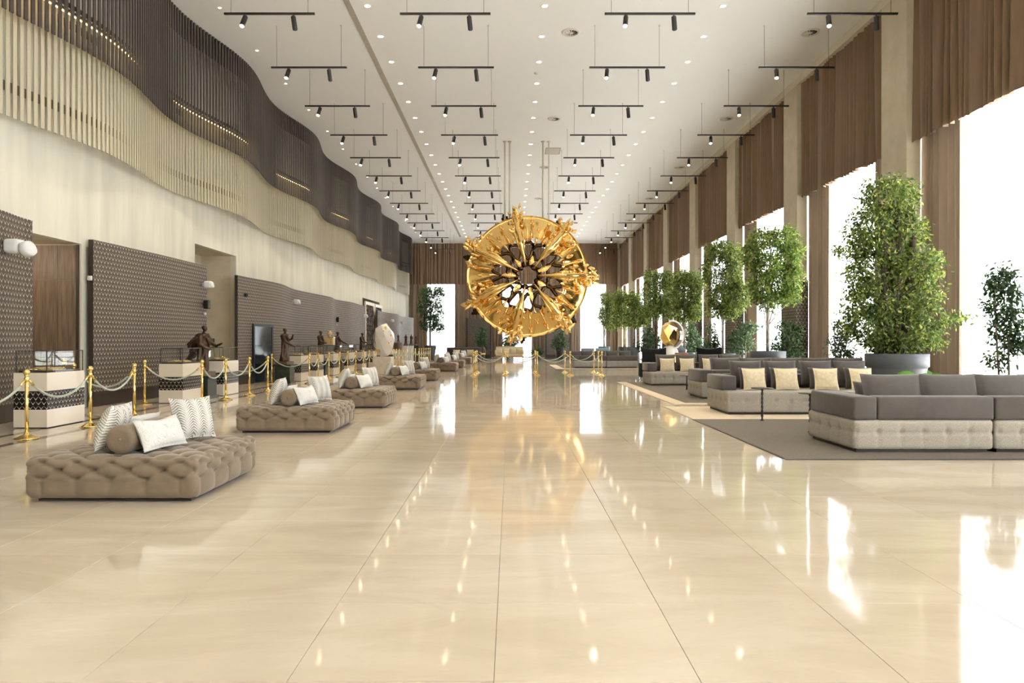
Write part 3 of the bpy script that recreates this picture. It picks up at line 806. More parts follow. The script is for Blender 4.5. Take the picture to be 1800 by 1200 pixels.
for nm, run in RUNS:
    for k, p in enumerate(run):
        stanchion(p[0], p[1], 'brass rope stanchion with ball top, %s in the line around %s' % (ORD[k], nm))
        if k: rope(run[k-1], p, .30 if nm != 'the pillared statues' else .26, 'sage green velvet rope, %s hung in the line around %s' % (ORD[k-1], nm))
ring = [(-1.54, 28.0), (-.24, 28.0), (1.08, 28.0), (2.43, 28.0), (3.73, 28.0), (3.76, 29.35), (3.73, 30.7), (2.43, 30.7), (1.09, 30.7), (-.24, 30.7), (-1.53, 30.7), (-1.53, 29.35)]
for k, p in enumerate(ring):
    stanchion(p[0], p[1], 'brass rope stanchion beneath the gold sculpture, %s round the square counted from its front corner' % ORD[k])
    rope(p, ring[(k+1) % 12], .30, 'sage velvet rope beneath the gold sculpture, %s round the square from its front corner' % ORD[k])

# ------------------------------------------------------------------ display cases and relics
def case_proto():
    t = thing('display_case', 'x', 'display case'); w, d = .54, .97
    x0, x1 = -w/2, w/2; y1 = d
    MB().box(x0+.02, x1-.02, .02, d-.02, 0, .02).build('plinth', M_darkfoot, t)
    MB().box(x0, x1, 0, d, .015, .30).build('lower_cabinet', M_cabwhite, t)
    MB().box(x0+.001, x1-.001, .001, d-.001, .3005, .5995).build('chevron_band', M_chevk, t)
    MB().box(x0, x1, 0, d, .60, .895).build('upper_cabinet', M_cabwhite, t)
    MB().box(x0+.05, x1-.05, .05, d-.05, .896, .925).build('tray', M_darkfoot, t)
    g0, g1, h0, h1 = x0+.025, x1-.012, .015, d-.02
    for a in ((g0, g0+.008, h0, h1), (g1-.008, g1, h0, h1), (g0+.008, g1-.008, h0, h0+.008), (g0+.008, g1-.008, h1-.008, h1)):
        MB().box(*a, .897, 1.24).build('glass_side', M_vitrine, t)
    MB().box(g0, g1, h0, h1, 1.24, 1.248).build('glass_top', M_vitrine, t)
    e = MB()
    for xx in (g0, g1-.010):
        for yy in (h0, h1-.010): e.box(xx-.001, xx+.011, yy-.001, yy+.011, .897, 1.25)
    for yy in (h0, h1-.010): e.box(g0, g1, yy-.001, yy+.011, 1.239, 1.252)
    for xx in (g0, g1-.010): e.box(xx-.001, xx+.011, h0, h1, 1.239, 1.252)
    e.build('edge_trim', M_glassedge, t)
    return t
cp = case_proto(); CASES = [(-7.745, 11.0), (-7.67, 15.4), (-7.66, 17.55), (-7.60, 23.85), (-7.60, 25.75), (-7.60, 28.2), (-7.58, 30.9), (-7.58, 33.6), (-7.58, 36.2), (-7.55, 39.2), (-7.5, 41.6)]
for k, (x, y) in enumerate(CASES):
    lab = 'cream and black display case with glass top, %s along the slatted wall' % ORD[k]
    if k == 0: cp.location = (x, y, 0); cp['label'] = lab
    else: dup(cp, (x, y, 0), 0, lab)
    # open gilded book lying in the case
    bk = thing('gilded_book', 'open gilded book lying in the %s display case' % ORD[k], 'book', (x, y+.42, .926))
    for sg in (-1, 1):
        MB().add([(0, -.16, .02), (0, .16, .02), (sg*.10, .17, .045), (sg*.10, -.17, .045), (sg*.19, .17, .02), (sg*.19, -.17, .02), (sg*.19, .17, 0), (sg*.19, -.17, 0), (0, -.16, 0), (0, .16, 0)],
                 [(0, 3, 2, 1), (3, 5, 4, 2), (5, 7, 6, 4), (7, 8, 9, 6), (0, 8, 7, 5, 3), (1, 2, 4, 6, 9)]).build('page_block', M_parch, bk)
    if k == 0:
        u = thing('gold_goblet', 'small gold covered goblet in the first display case', 'goblet', (x+.05, y+.74, .926))
        MB().lathe([(.04, 0), (.045, .01), (.015, .03), (.02, .05), (.05, .08), (.055, .11), (.04, .135)], 16).build('bowl', M_gold, u)
        MB().lathe([(.045, .13), (.04, .15), (.015, .165), (.012, .18), (.0, .19)], 14).build('lid', M_gold, u)
        r_ = thing('gold_brooch', 'small gold ornament beside the book in the first display case', 'ornament', (x-.09, y+.12, .926))
        MB().ell((0, 0, .018), (.06, .05, .02), 12, 6).build('boss', M_gold, r_); MB().tube([(.05, 0, .012), (.11, .04, .012)], [.016, .006], 7).build('pin', M_gold, r_)

# ------------------------------------------------------------------ bronze statues on stone pedestals
def statue(label, x, y, z, h, rz, pose, seed, m=M_bronze):
    """draped standing figure, 1 unit tall before scaling, facing +x"""
    rg = random.Random(seed); t = thing('bronze_statue', label, 'statue', (x, y, z), rz)
    b = MB(); n = 20
    prof = [(0, .13, .12, 0), (.03, .15, .13, 0), (.15, .135, .115, .0), (.30, .12, .10, .004), (.45, .115, .095, .0), (.55, .125, .09, -.005), (.62, .11, .085, -.008), (.70, .115, .095, -.008), (.78, .13, .12, -.004), (.825, .10, .105, 0), (.85, .05, .06, .004), (.87, .035, .037, .01), (.90, .034, .036, .014)]
    lean = pose.get('lean', 0)
    vs = []
    for i, (zz, ry, rx, ox) in enumerate(prof):
        fold = (.16 if zz < .5 else .06)*(1 if zz < .83 else 0)
        for k in range(n):
            a = 2*PI*k/n; q = 1+fold*math.sin(5*a+zz*6+seed)+fold*.6*math.sin(9*a-zz*9)
            fl = 1+pose.get('flare', 0)*max(0, -math.cos(a))*max(0, math.sin(PI*min(1, zz/.85)))
            vs.append((ox+lean*zz+rx*q*math.cos(a)*fl, ry*q*math.sin(a), zz))
    b.add(vs, [(i*n+k, i*n+(k+1) % n, (i+1)*n+(k+1) % n, (i+1)*n+k) for i in range(len(prof)-1) for k in range(n)] + [tuple(range(n-1, -1, -1)), tuple((len(prof)-1)*n+k for k in range(n))], 0, True)
    hx = lean*.93+.018
    b.ell((hx, 0, .945), (.056, .047, .066), 14, 10)                     # head
    b.ell((hx-.012, 0, .962), (.060, .056, .058), 12, 8)                  # hair
    b.tube([(hx+.048, 0, .955), (hx+.068, 0, .938), (hx+.052, 0, .93)], [.006, .012, .008], 6)
    b.ell((hx-.055, 0, .975), (.032, .030, .028), 10, 6)
    b.tube([(hx+.035, -.03, .962), (hx+.052, 0, .963), (hx+.035, .03, .962)], [.007, .009, .007], 6)
    b.tube([(lean*.8+.02, -.115, .82), (lean*.7+.10, -.02, .74), (lean*.6+.10, .06, .60), (lean*.5+.06, .12, .46)], [.020, .026, .026, .018], 7)
    for s in (-1, 1): b.ell((hx, s*.048, .942), (.012, .008, .018), 6, 5)
    for s, key in ((1, 'arm_l'), (-1, 'arm_r')):
        pts = [Vector((lean*.79, s*.105, .795))]+[Vector((p[0]+lean*p[2], s*p[1], p[2])) for p in pose[key]]
        b.tube(pts, [.048, .042, .030][:len(pts)] if len(pts) == 3 else [.048, .045, .036, .026], 9)
        e = pts[-1]; d = (pts[-1]-pts[-2]).normalized()
        b.ell(e+d*.022, (.03, .017, .024), 8, 6)
        for q in range(4):
            sd_ = Vector((0, s*(-.018+.012*q), 0)); b.tube([e+d*.03+sd_, e+d*.055+sd_*1.1, e+d*(.070-.004*abs(q-1.5))+sd_+Vector((0, 0, -.008))], [.0075, .007, .005], 5)
        b.tube([e+d*.012+Vector((0, 0, .018)), e+d*.04+Vector((0, 0, .030))], [.008, .006], 5)
    o = b.build('figure', m, t); md = o.modifiers.new('Remesh', 'REMESH'); md.mode = 'VOXEL'; md.voxel_size = .011; md.use_smooth_shade = True
    o.scale = (h, h, h)
    if 'wings' in pose:
        c = MB()
        for q in range(9):
            zz = .80-.035*q; L = .30+.10*math.sin(q*1.7)
            c.tube([(-.04, -.02+.03*math.sin(q*2.1), zz), (-.16, .05*math.cos(q), zz-.01), (-L, .10*math.cos(q*1.3), zz-.16-.02*q), (-L*.72, .08*math.cos(q*1.7), zz-.36+.01*q)], [.05, .055, .045, .015], 7)
        oo = c.build('billowing_cloak', m, t); oo.scale = (h, h, h)
    MB().box(-.20*h, .20*h, -.19*h, .19*h, -.10, .004).build('wood_base', M_wood, t) if pose.get('base', 1) else None
    return t
def pedestal(label, x, y, w, h):
    t = thing('stone_pedestal', label, 'pedestal', (x, y, 0))
    MB().box(-w*.58, w*.58, -w*.58, w*.58, 0, .07).build('foot', M_greenst, t)
    MB().box(-w*.5, w*.5, -w*.5, w*.5, .07, h-.06).build('shaft', M_greenst, t)
    MB().box(-w*.60, w*.60, -w*.60, w*.60, h-.06, h).build('cap', M_greenst, t)
P_reach = {'lean': .06, 'flare': .25, 'wings': 1, 'arm_l': [(.10, .13, .62), (.24, .12, .56), (.36, .10, .60)], 'arm_r': [(.05, .14, .60), (.16, .10, .52), (.22, .06, .50)], 'base': 1}
P_raise = {'arm_l': [(.08, .12, .64), (.20, .09, .70), (.24, .06, .78)], 'arm_r': [(.10, .13, .62), (.24, .11, .53), (.36, .10, .47)]}
P_fold = {'arm_l': [(.05, .13, .62), (.16, .07, .56), (.20, .01, .55)], 'arm_r': [(.05, .13, .62), (.17, .08, .58), (.22, .02, .57)]}
P_point = {'lean': .03, 'arm_l': [(.10, .12, .66), (.22, .12, .58), (.33, .12, .53)], 'arm_r': [(.03, .13, .62), (.08, .12, .50), (.12, .10, .42)]}
ST = [('bronze statue with a billowing cloak between the second and third display cases', -7.62, 16.85, .66, 1.12, P_reach, 1.0),
      ('bronze robed statue raising one hand, before the fourth display case', -7.62, 23.0, .73, 1.10, P_raise, .64),
      ('bronze robed statue with folded hands before the sixth display case', -7.62, 27.35, .73, 1.08, P_fold, .64),
      ('bronze robed statue pointing forward behind the sixth display case', -7.62, 29.9, .73, 1.08, P_point, .64),
      ('dark bronze robed statue beside the cream fretwork screens', -7.7, 35.35, .73, 1.10, P_fold, .64)]
for k, (lab, x, y, z, h, ps, ph) in enumerate(ST):
    statue(lab, x, y, z+.001, h, -.25 if k else -.3, ps, k+1)
    pedestal('dark green stone pedestal, %s from the front along the slatted wall' % ORD[k], x, y, .50, z-.1)
# glass box with a stone bust on the sixth case
bx = thing('bust_box', 'pale brass box carrying a stone head on the sixth display case', 'box', (-7.60, 28.42, 1.253))
MB().box(-.19, .19, -.0, .36, 0, .30).build('body', M_parch, bx); MB().box(-.205, .205, -.015, .375, .30, .33).build('lid', M_gold, bx)
for s in (-1, 1): MB().box(s*.10-.005, s*.10+.005, -.006, 0, .02, .28).build('strap', M_gold, bx)
hd = thing('stone_bust', 'tan stone bust standing on the pale brass box', 'bust', (-7.60, 28.6, 1.584))
hb2 = MB(); hb2.lathe([(.07, 0), (.06, .05), (.05, .08)], 12); hb2.ell((.01, 0, .16), (.095, .08, .11), 14, 10); hb2.ell((.10, 0, .15), (.02, .014, .03), 8, 6)
for s in (-1, 1): hb2.ell((0, s*.08, .155), (.02, .012, .03), 6, 5)
hb2.build('head', M_parch, hd)
# far statues on shiny pillars
MIR = mat('shiny_pillar', (.88, .89, .92), .12, coat=.5)
for k, (px, d, zt) in enumerate(((713.5, 46.0, 1.15), (723, 46.6, 1.15), (732, 47.2, 1.12))):
    p = at(px, 600, d)
    t = thing('shiny_pillar', 'slim glossy pillar, %s of those near the far planted tree' % ORD[k], 'pedestal', (p.x, d, 0))
    MB().box(-.15, .15, -.15, .15, 0, zt-.03).build('shaft', MIR if k < 2 else M_greenst, t); MB().box(-.165, .165, -.165, .165, zt-.03, zt).build('cap', M_darkfoot, t)
    statue('small dark bronze statue on the %s slim pillar near the far tree' % ORD[k], p.x, d, zt+.101, .62, -1.2, (P_fold, P_point, P_raise)[k], 20+k)
p = at(700, 600, 43.5)
ch = thing('drum_stand', 'round ribbed tan drum stand on a case beyond the white sculpture', 'stand', (p.x, 43.5, 0))
MB().box(-.35, .35, -.3, .3, 0, .86).build('cabinet', M_cabwhite, ch); MB().lathe([(.30, .86), (.31, .9), (.29, 1.0), (.29, 1.28), (.31, 1.32), (.3, 1.34)], 24).build('drum', M_wood, ch)
statue('small dark bronze statue on the ribbed drum stand', p.x, 43.5, 1.445, .42, -1.2, P_fold, 31)

# ------------------------------------------------------------------ faceted white egg sculpture
def egg(rx, ry, rz, seed, cut=None, n=26):
    rg = random.Random(seed); bm = bmesh.new()
    for k in range(n):
        zz = 1-2*(k+.5)/n; a = k*2.39996+rg.uniform(-.35, .35); r_ = math.sqrt(1-zz*zz)
        s = rg.uniform(.92, 1.06); bm.verts.new((rx*s*r_*math.cos(a), ry*s*r_*math.sin(a), rz*s*zz+rz))
    bmesh.ops.convex_hull(bm, input=bm.verts); bmesh.ops.dissolve_limit(bm, angle_limit=.13, verts=bm.verts, edges=bm.edges)
    bm.faces.ensure_lookup_table(); bm.verts.ensure_lookup_table(); bm.verts.index_update()
    mb = MB()
    vs = [v.co.copy() for v in bm.verts]
    for f in bm.faces:
        c = f.calc_center_median(); mi = 1 if cut and cut(c, f) else 0
        mb.add([vs[v.index] for v in f.verts], [tuple(range(len(f.verts)))], mi, False)
    bm.free(); return mb
ws = thing('white_egg_sculpture', 'big faceted glossy white egg sculpture with gold gashes on its plinth', 'sculpture', (-5.42, 29.0, .0))
MB().box(-.38, .38, -.36, .36, 0, .75).build('plinth', M_marbw, ws)
e = egg(.47, .47, .77, 4)
zmin = min(p[2] for p in e.v)
o = e.build('faceted_shell', M_eggwhite, ws, (.02, 0, .745-zmin))
from mathutils.bvhtree import BVHTree
bv = BVHTree.FromPolygons([Vector(p) for p in e.v], e.f)
for (ax, zz, w, h) in ((-62, 1.22, .055, .10), (-30, .80, .045, .20), (-125, .26, .11, .12), (-58, .52, .03, .05), (-48, .60, .025, .05), (-80, 1.10, .022, .035), (-140, .62, .03, .08)):
    dr = Vector((math.cos(rad(ax)), math.sin(rad(ax)), 0)); hit, nrm, _, _ = bv.ray_cast(Vector((0, 0, zz+zmin))+dr*2, -dr)
    if hit is None: continue
    if nrm.dot(dr) < 0: nrm = -nrm
    R = nrm.to_track_quat('Y', 'Z').to_matrix(); g = MB()
    pts = [Vector((w*math.cos(q)*(1+.25*math.sin(3*q+ax)), .006, h*math.sin(q)*(1+.2*math.cos(2*q)))) for q in np.linspace(0, 2*PI, 10)[:-1]]
    g.add([hit+R @ p_+Vector((.02, 0, .745-zmin)) for p_ in pts]+[hit+R @ Vector((0, -.02, 0))+Vector((.02, 0, .745-zmin))], [tuple(range(9))], 0, False)
    g.build('gold_gash', M_goldart, ws)

# ------------------------------------------------------------------ tufted ottomans with bolster and cushions
OX, OY, OZ = 1.5, 1.42, .405
def tuft_b(u, v, pu, s):
    a = u/pu+v/(2*s); b2 = u/pu-v/(2*s)
    f = np.abs(np.sin(PI*a)*np.sin(PI*b2))**.32
    dd = np.abs(a-np.round(a))+np.abs(b2-np.round(b2))
    return f*.036-.052*np.exp(-(dd/.20)**2)
def o_top(x, y): return tuft_b(x, y, .30, .15)-.022
def o_side(u, z):
    zz = np.maximum(z, .19)-.19
    d = tuft_b(u, zz, .30, .078)
    low = z < .19
    return np.where(low, .030*np.abs(np.sin(PI*u/.30))**.4*np.clip((z+.02)/.1, .3, 1), d)-.020
ott_me = tufted(OX, OY, OZ-.025, .07, .0165, o_top, o_side); ott_me.materials.append(M_suede)
btn = MB()
for i in range(-3, 4):
    for j in range(-5, 6):
        if (j % 2 and i == 3): continue
        xx = i*.30+(.15 if j % 2 else 0); yy = j*.15
        if abs(xx) < OX/2-.1 and abs(yy) < OY/2-.1 and not (abs(xx) < .45 and abs(yy) < .5): btn.ell((xx, yy, OZ-.072), (.013, .013, .007), 6, 4)
for j, zz in ((0, .19), (1, .268), (2, .346)):
    for i in range(-3, 3):
        xx = i*.30+(.15 if j % 2 else 0)
        if abs(xx) > .55: continue
        for s in (-1, 1):
            btn.ell((xx, s*(OY/2-.062), zz+.012), (.013, .009, .013), 6, 4); btn.ell((s*(OX/2-.062), xx, zz+.012), (.009, .013, .013), 6, 4)
btn_me = btn.mesh('button', M_suede)
bol_m = MB().lathe([(.0, 0), (.02, .006), (.08, -.012), (.115, -.006), (.127, .012), (.129, .03), (.129, .72), (.127, .738), (.115, .756), (.08, .762), (.02, .744), (0, .75)], 28)
bol_me = bol_m.mesh('bolster', M_suede)
bb_me = MB().lathe([(0, -.004), (.016, 0), (.018, .006)], 10).mesh('button', M_suede)
pil_f = pillow_mesh(.44, .44, .21).mesh('pillow', M_fern); pil_v = pillow_mesh(.58, .31, .16, dent=.02).mesh('pillow', M_vine)
pil_w = pillow_mesh(.48, .30, .15).mesh('pillow', M_vine)
OTT = [(5.92, -3.48), (10.4, -3.45), (14.26, -3.38), (19.75, -3.37), (24.2, -3.40), (32.0, -3.31), (36.2, -3.25), (42.6, -3.25)]
for k, (yf, xc) in enumerate(OTT):
    n_ = ORD[k]
    t = thing('tufted_ottoman', 'square taupe velvet button-tufted ottoman, %s from the front in the row' % n_, 'ottoman', (xc, yf+OY/2, 0))
    obj('tufted_block', ott_me, t, (0, 0, .012)); tag(obj('button', btn_me, t, (0, 0, .0)), kind='stuff')
    MB().box(-OX/2+.08, OX/2-.08, -OY/2+.08, OY/2-.08, 0, .018).build('foot', M_darkfoot, t)
    zt = OZ-.005
    b = thing('bolster', 'taupe velvet bolster lying on the %s ottoman from the front' % n_, 'bolster', (xc, yf+.15, zt+.128))
    obj('roll', bol_me, b, (0, 0, 0), (-PI/2, 0, 0)); obj('button', bb_me, b, (0, .002, 0), (-PI/2, 0, 0))
    jit = random.Random(k)
    J = lambda s=.02: jit.uniform(-s, s)
    for nm_, me, dx, dy, dz_, rot, lab in (
        ('pillow', pil_f, -.30, .40, 0, (rad(20), 0, rad(-80)), 'grey fern print cushion on the slatted-wall side of the %s ottoman' % n_),
        ('pillow', pil_w, -.30, .92, 0, (rad(28), 0, rad(-92)), 'white brocade cushion behind the bolster of the %s ottoman' % n_),
        ('pillow', pil_v, .285, .42, 0, (rad(24), 0, rad(78)), 'white vine brocade cushion in front of the bolster of the %s ottoman' % n_),
        ('pillow', pil_f, .30, .98, 0, (rad(16), 0, rad(56)), 'grey fern print cushion at the window side of the %s ottoman' % n_)):
        c = thing('cushion', lab, 'cushion', (xc+dx+J(), yf+dy+J(), zt+dz_+.012)); c.rotation_euler = (rot[0], 0, rot[2]+J(.08))
        c.rotation_euler = (Matrix.Rotation(rot[2]+J(.06), 3, 'Z') @ Matrix.Rotation(-rot[0], 3, 'X')).to_euler()
        obj('cover', me, c)
# ------------------------------------------------------------------ rugs
def rug(label, x0, y0, x1, y1, ym, border):
    t = thing('rug', label, 'rug', (0, 0, 0))
    if border == 'end':
        MB().box(x0, x1, y0, ym, 0, .014).build('field', M_rug, t); MB().box(x0, x1, ym, y1, 0, .013).build('pale_border', M_rugb, t)
        MB().box(x0-.02, x0, y0-.02, ym, 0, .012).build('binding', M_darkfoot, t); MB().box(x0, x1, y0-.02, y0, 0, .012).build('binding', M_darkfoot, t)
    else:
        MB().box(x0+border, x1, y0+border, y1, 0, .014).build('field', M_rug, t)
        MB().box(x0, x0+border, y0, y1, 0, .013).build('pale_border', M_rugb, t); MB().box(x0+border, x1, y0, y0+border, 0, .013).build('pale_border', M_rugb, t)
rug('charcoal rug with a pale end under the two front sofas', 3.27, 8.08, 9.2, 14.6, 12.2, 'end')
rug('charcoal rug with a pale border under the second pair of sofas', 3.62, 15.1, 9.2, 23.4, 0, .32)
rug('dark rug under the long sofa near the sculpture', 2.3, 34.9, 8.6, 40.6, 0, .4)
RZ = .0145

# ------------------------------------------------------------------ sofas
def s_top(x, y): return -.02*np.exp(-((np.abs((x/.55)-np.round(x/.55)))/.06)**2)*0 + 0*x
def s_side(u, z):
    a = u/.285; f = np.abs(a-np.round(a))*.285
    dent = -.028*np.exp(-(f/.035)**2-((z-.22)/.035)**2)
    seam = -.009*np.exp(-(f/.020)**2)
    line = -.010*np.exp(-((z-.22)/.014)**2)
    return dent+seam+line
CACHE = {}
def base_mesh(L, D, h, step):
    k = (round(L, 2), round(D, 2), round(h, 2), step)
    if k not in CACHE:
        me = tufted(L, D, h, .05, step, s_top, s_side); me.materials.append(M_tweed); CACHE[k] = me
    return CACHE[k]
def blk(L, D, h, m, r=.03):
    k = ('b', round(L, 2), round(D, 2), round(h, 2), m.name)
    if k not in CACHE: CACHE[k] = rbox_mb(L, D, h, r).mesh('block', m)
    return CACHE[k]
def sofa(label, x0, y0, mods, D, h, top, back, arm_w=.30, back_d=.28, step=.03, arm=True, armlen=None):
    """mods: module lengths along x from x0; back: 'near' (seat faces away from us) or 'far'"""
    t = thing('sofa', label, 'sofa', (x0, y0, RZ)); x = 0
    yb = back_d/2 if back == 'near' else D-back_d/2
    for k, L in enumerate(mods):
        obj('seat_base', base_mesh(L-.012, D, h-.03, step), t, (x+L/2, D/2, .03))
        MB().box(x+.06, x+L-.06, .06, D-.06, 0, .05).build('foot', M_darkfoot, t)
        xa = x+(arm_w if (k == 0 and arm) else 0)
        bl = x+L-xa
        obj('back_rest', blk(bl-.012, back_d, top-h, M_char), t, (xa+bl/2, yb, h-.004))
        x += L
    if arm:
        al = armlen or (D-.10); ya = al/2 if back == 'near' else D-al/2
        obj('arm_rest', blk(arm_w-.008, al, top-h, M_char), t, (arm_w/2, ya, h-.004))
    return t
# big charcoal back cushions and small pillows, shared meshes
big_me = pillow_mesh(.80, .56, .26, pull=.03).mesh('cushion', M_char)
mid_me = pillow_mesh(.66, .50, .22, pull=.04).mesh('cushion', M_char)
sm_me = pillow_mesh(.52, .44, .18, pull=.05).mesh('cushion', M_char)
san_me = pillow_mesh(.47, .44, .16, pull=.05).mesh('pillow', M_linen)
def cushion(me, label, x, y, z, lean, yaw=0, cat='cushion'):
    c = thing('sofa_cushion' if me is not san_me else 'throw_pillow', label, cat, (x, y, z))
    c.rotation_euler = (Matrix.Rotation(yaw, 3, 'Z') @ Matrix.Rotation(-lean, 3, 'X')).to_euler()
    obj('cover', me, c); return c
jr = random.Random(11)
# A: front sofa with its back to us
SA = (4.27, 8.50)
sofa('big tweed and charcoal sofa with its back to the open floor at the front', *SA, (1.76, 1.80, 1.80), 1.34, .41, .70, 'near', step=.024)
zs = RZ+.41
for k in range(3):
    cushion(big_me, 'large charcoal cushion rising over the front sofa\'s back, %s from its open end' % ORD[k], 5.06+.752*k, 9.00, zs, rad(-13), rad(180)+jr.uniform(-.04, .04))
for k in range(2):
    cushion(sm_me, 'smaller charcoal cushion leaning inside the front sofa, %s from its open end' % ORD[k], 4.98+.95*k, 9.33, zs, rad(-14), rad(180)+jr.uniform(-.08, .08))
# B: facing sofa, its seat towards us
SB = (4.09, 12.94)
sofa('long tweed sofa with charcoal cushions and sand pillows facing the front sofa', *SB, (1.85, 1.5), 1.34, .44, .72, 'far', armlen=1.02)
zs = RZ+.44
for k, px in enumerate((1312, 1373, 1436, 1497)):
    cushion(mid_me if k else mid_me, 'large charcoal back cushion of the facing sofa, %s from its arm' % ORD[k], (px-898)*13.8/1200, 13.80, zs+.07, rad(12), jr.uniform(-.04, .04))
for k, px in enumerate((1322.5, 1377, 1445, 1508)):
    cushion(sm_me, 'small charcoal cushion on the facing sofa, %s from its arm' % ORD[k], (px-898)*13.55/1200, 13.52, zs, rad(13), jr.uniform(-.06, .06))
for k, (px) in enumerate((1327.5, 1384.5, 1453.5, 1517)):
    cushion(san_me, 'sand coloured square pillow on the facing sofa, %s from its arm' % ORD[k], (px-898)*13.28/1200, 13.27, zs, rad(15), jr.uniform(-.08, .08))
# C: second pair, back to us
SCc = (4.58, 16.45)
sofa('tweed and charcoal sofa back to back with the facing sofa', *SCc, (1.5, 1.5, 1.5), 1.30, .41, .70, 'near')
zs = RZ+.41
for k, px in enumerate((1276, 1329, 1383, 1436, 1490)):
    cushion(big_me, 'large charcoal cushion of the back to back sofa, %s from its arm' % ORD[k], (px-898)*17.0/1200, 16.95, zs+.03, rad(-12), rad(180)+jr.uniform(-.05, .05))
# D: facing sofa of the second group
SD = (4.38, 21.5)
sofa('tweed sofa with two sand pillows on the far bordered rug', *SD, (2.0, 2.0), 1.30, .42, .70, 'far', armlen=.95)
zs = RZ+.42
for k, px in enumerate((1171, 1206, 1247, 1284)):
    cushion(mid_me, 'charcoal back cushion of the far bordered-rug sofa, %s from its arm' % ORD[k], (px-898)*22.2/1200, 22.25, zs+.06, rad(12), jr.uniform(-.05, .05))
for k, px in enumerate((1173, 1208, 1248)):
    cushion(san_me, 'sand pillow on the far bordered-rug sofa, %s from its arm' % ORD[k], (px-898)*21.95/1200, 21.92, zs, rad(14), jr.uniform(-.08, .08))
# E: long sofa near the sculpture, back to us
sofa('long pale tweed sofa standing near the roped sculpture', 3.28, 35.7, (1.7, 1.66), 1.35, .38, .64, 'near', step=.05)
zs = RZ+.38
for k, px in enumerate((1012, 1031, 1054, 1076, 1098)):
    cushion(mid_me, 'grey back cushion of the sofa near the sculpture, %s from its open end' % ORD[k], (px-898)*36.2/1200, 36.2, zs+.03, rad(-12), rad(180))
# ------------------------------------------------------------------ small tables
def side_table(label, x, y, z, r, hgt, twist=True):
    t = thing('side_table', label, 'table', (x, y, z))
    MB().lathe([(r-.004, hgt-.014), (r, hgt-.008), (r-.004, hgt), (0, hgt)], 28).build('table_top', M_darkfoot, t)
    b = MB()
    if twist:
        for s in (0, PI): b.tube([(.010*math.cos(q*.55+s), .010*math.sin(q*.55+s), .015+(hgt-.03)*q/40) for q in range(41)], .012, 6)
    else: b.lathe([(.018, .01), (.018, hgt-.014)], 10)
    b.build('stem', M_darkfoot, t); MB().lathe([(.035, 0), (.035, .01), (.02, .018)], 14).build('foot', M_darkfoot, t)
side_table('slim side table with a twisted stem in front of the facing sofa', 4.40, 11.95, RZ, .19, .575)
side_table('small dark side table at the open end of the front sofa', 4.58, 10.45, RZ, .17, .60)
side_table('dark round table before the sofa on the bordered rug', 5.05, 19.6, RZ, .20, .42, False)
ct = thing('coffee_table', 'dark round coffee table with a ribbed drum base', 'table', (5.35, 11.35, RZ))
MB().lathe([(.27, .525), (.275, .53), (.275, .545), (0, .548)], 32).build('table_top', M_darkfoot, ct)
rb = MB(); rb.lathe([(.15, .0), (.12, .25), (.15, .525)], 20)
for k in range(20):
    a = 2*PI*k/20; rb.tube([(.155*math.cos(a), .155*math.sin(a), .0), (.126*math.cos(a), .126*math.sin(a), .25), (.157*math.cos(a), .157*math.sin(a), .52)], .008, 5)
rb.build('ribbed_base', M_black, ct)

# ------------------------------------------------------------------ plants
def leaves(name, blobs, n, size, m, parent, seed, droop=.5, inner=.35):
    """blobs: (cx, cy, cz, rx, ry, rz); leaf blades scattered through them, as one mesh"""
    rg = np.random.default_rng(seed); B = np.array(blobs, float)
    w = (B[:, 3]*B[:, 4]*B[:, 5])**.75; idx = rg.choice(len(B), n, p=w/w.sum())
    d = rg.normal(size=(n, 3)); d /= np.linalg.norm(d, axis=1, keepdims=True)
    r = (inner+(1-inner)*rg.random(n))**.6
    # small twigs: leaves gather in sprays
    k = max(1, n//9); tw = rg.integers(0, k, n); d = d[tw % n]*.86+d*.14; r = r[tw % n]*.8+r*.2; idx = idx[tw % n]
    P = B[idx, :3]+d*r[:, None]*B[idx, 3:]+rg.normal(size=(n, 3))*size*.75
    t = d*.7+rg.normal(size=(n, 3))*.7; t[:, 2] -= droop; t /= np.linalg.norm(t, axis=1, keepdims=True)
    s = np.cross(t, rg.normal(size=(n, 3))); s /= np.linalg.norm(s, axis=1, keepdims=True)
    nn = np.cross(t, s)
    L = size*(.7+.6*rg.random(n))[:, None]
    rows = [P, P+t*L*.22+s*L*.17+nn*L*.04, P+t*L*.58+s*L*.20+nn*L*.05, P+t*L-nn*L*.10, P+t*L*.58-s*L*.20+nn*L*.05, P+t*L*.22-s*L*.17+nn*L*.04]
    V = np.stack(rows, 1).reshape(-1, 3)
    me = bpy.data.meshes.new(name); me.vertices.add(6*n); me.vertices.foreach_set('co', V.ravel())
    me.loops.add(8*n); me.polygons.add(2*n)
    q = np.arange(n)*6; li = np.stack([q, q+1, q+2, q+3, q, q+3, q+4, q+5], 1)
    me.loops.foreach_set('vertex_index', li.ravel().astype(np.int32))
    me.polygons.foreach_set('loop_start', (np.arange(2*n)*4).astype(np.int32)); me.polygons.foreach_set('loop_total', np.full(2*n, 4, np.int32))
    me.materials.append(m); me.update(calc_edges=True); me.validate()
    return tag(obj(name, me, parent), kind='stuff')
def pot(parent, r, h, m, z=0, tap=.82):
    MB().lathe([(r*tap*.92, 0), (r*tap, .02), (r*.93, h*.72), (r*.94, h*.74), (r, h*.76), (r, h-.01), (r*.985, h), (r*.93, h), (r*.92, h-.08)], 32, (0, 0, z), cap=False).build('pot', m, parent)
    MB().lathe([(0, h-.07), (r*.92, h-.075)], 24, (0, 0, z), cap=False).build('soil', M_soil, parent)
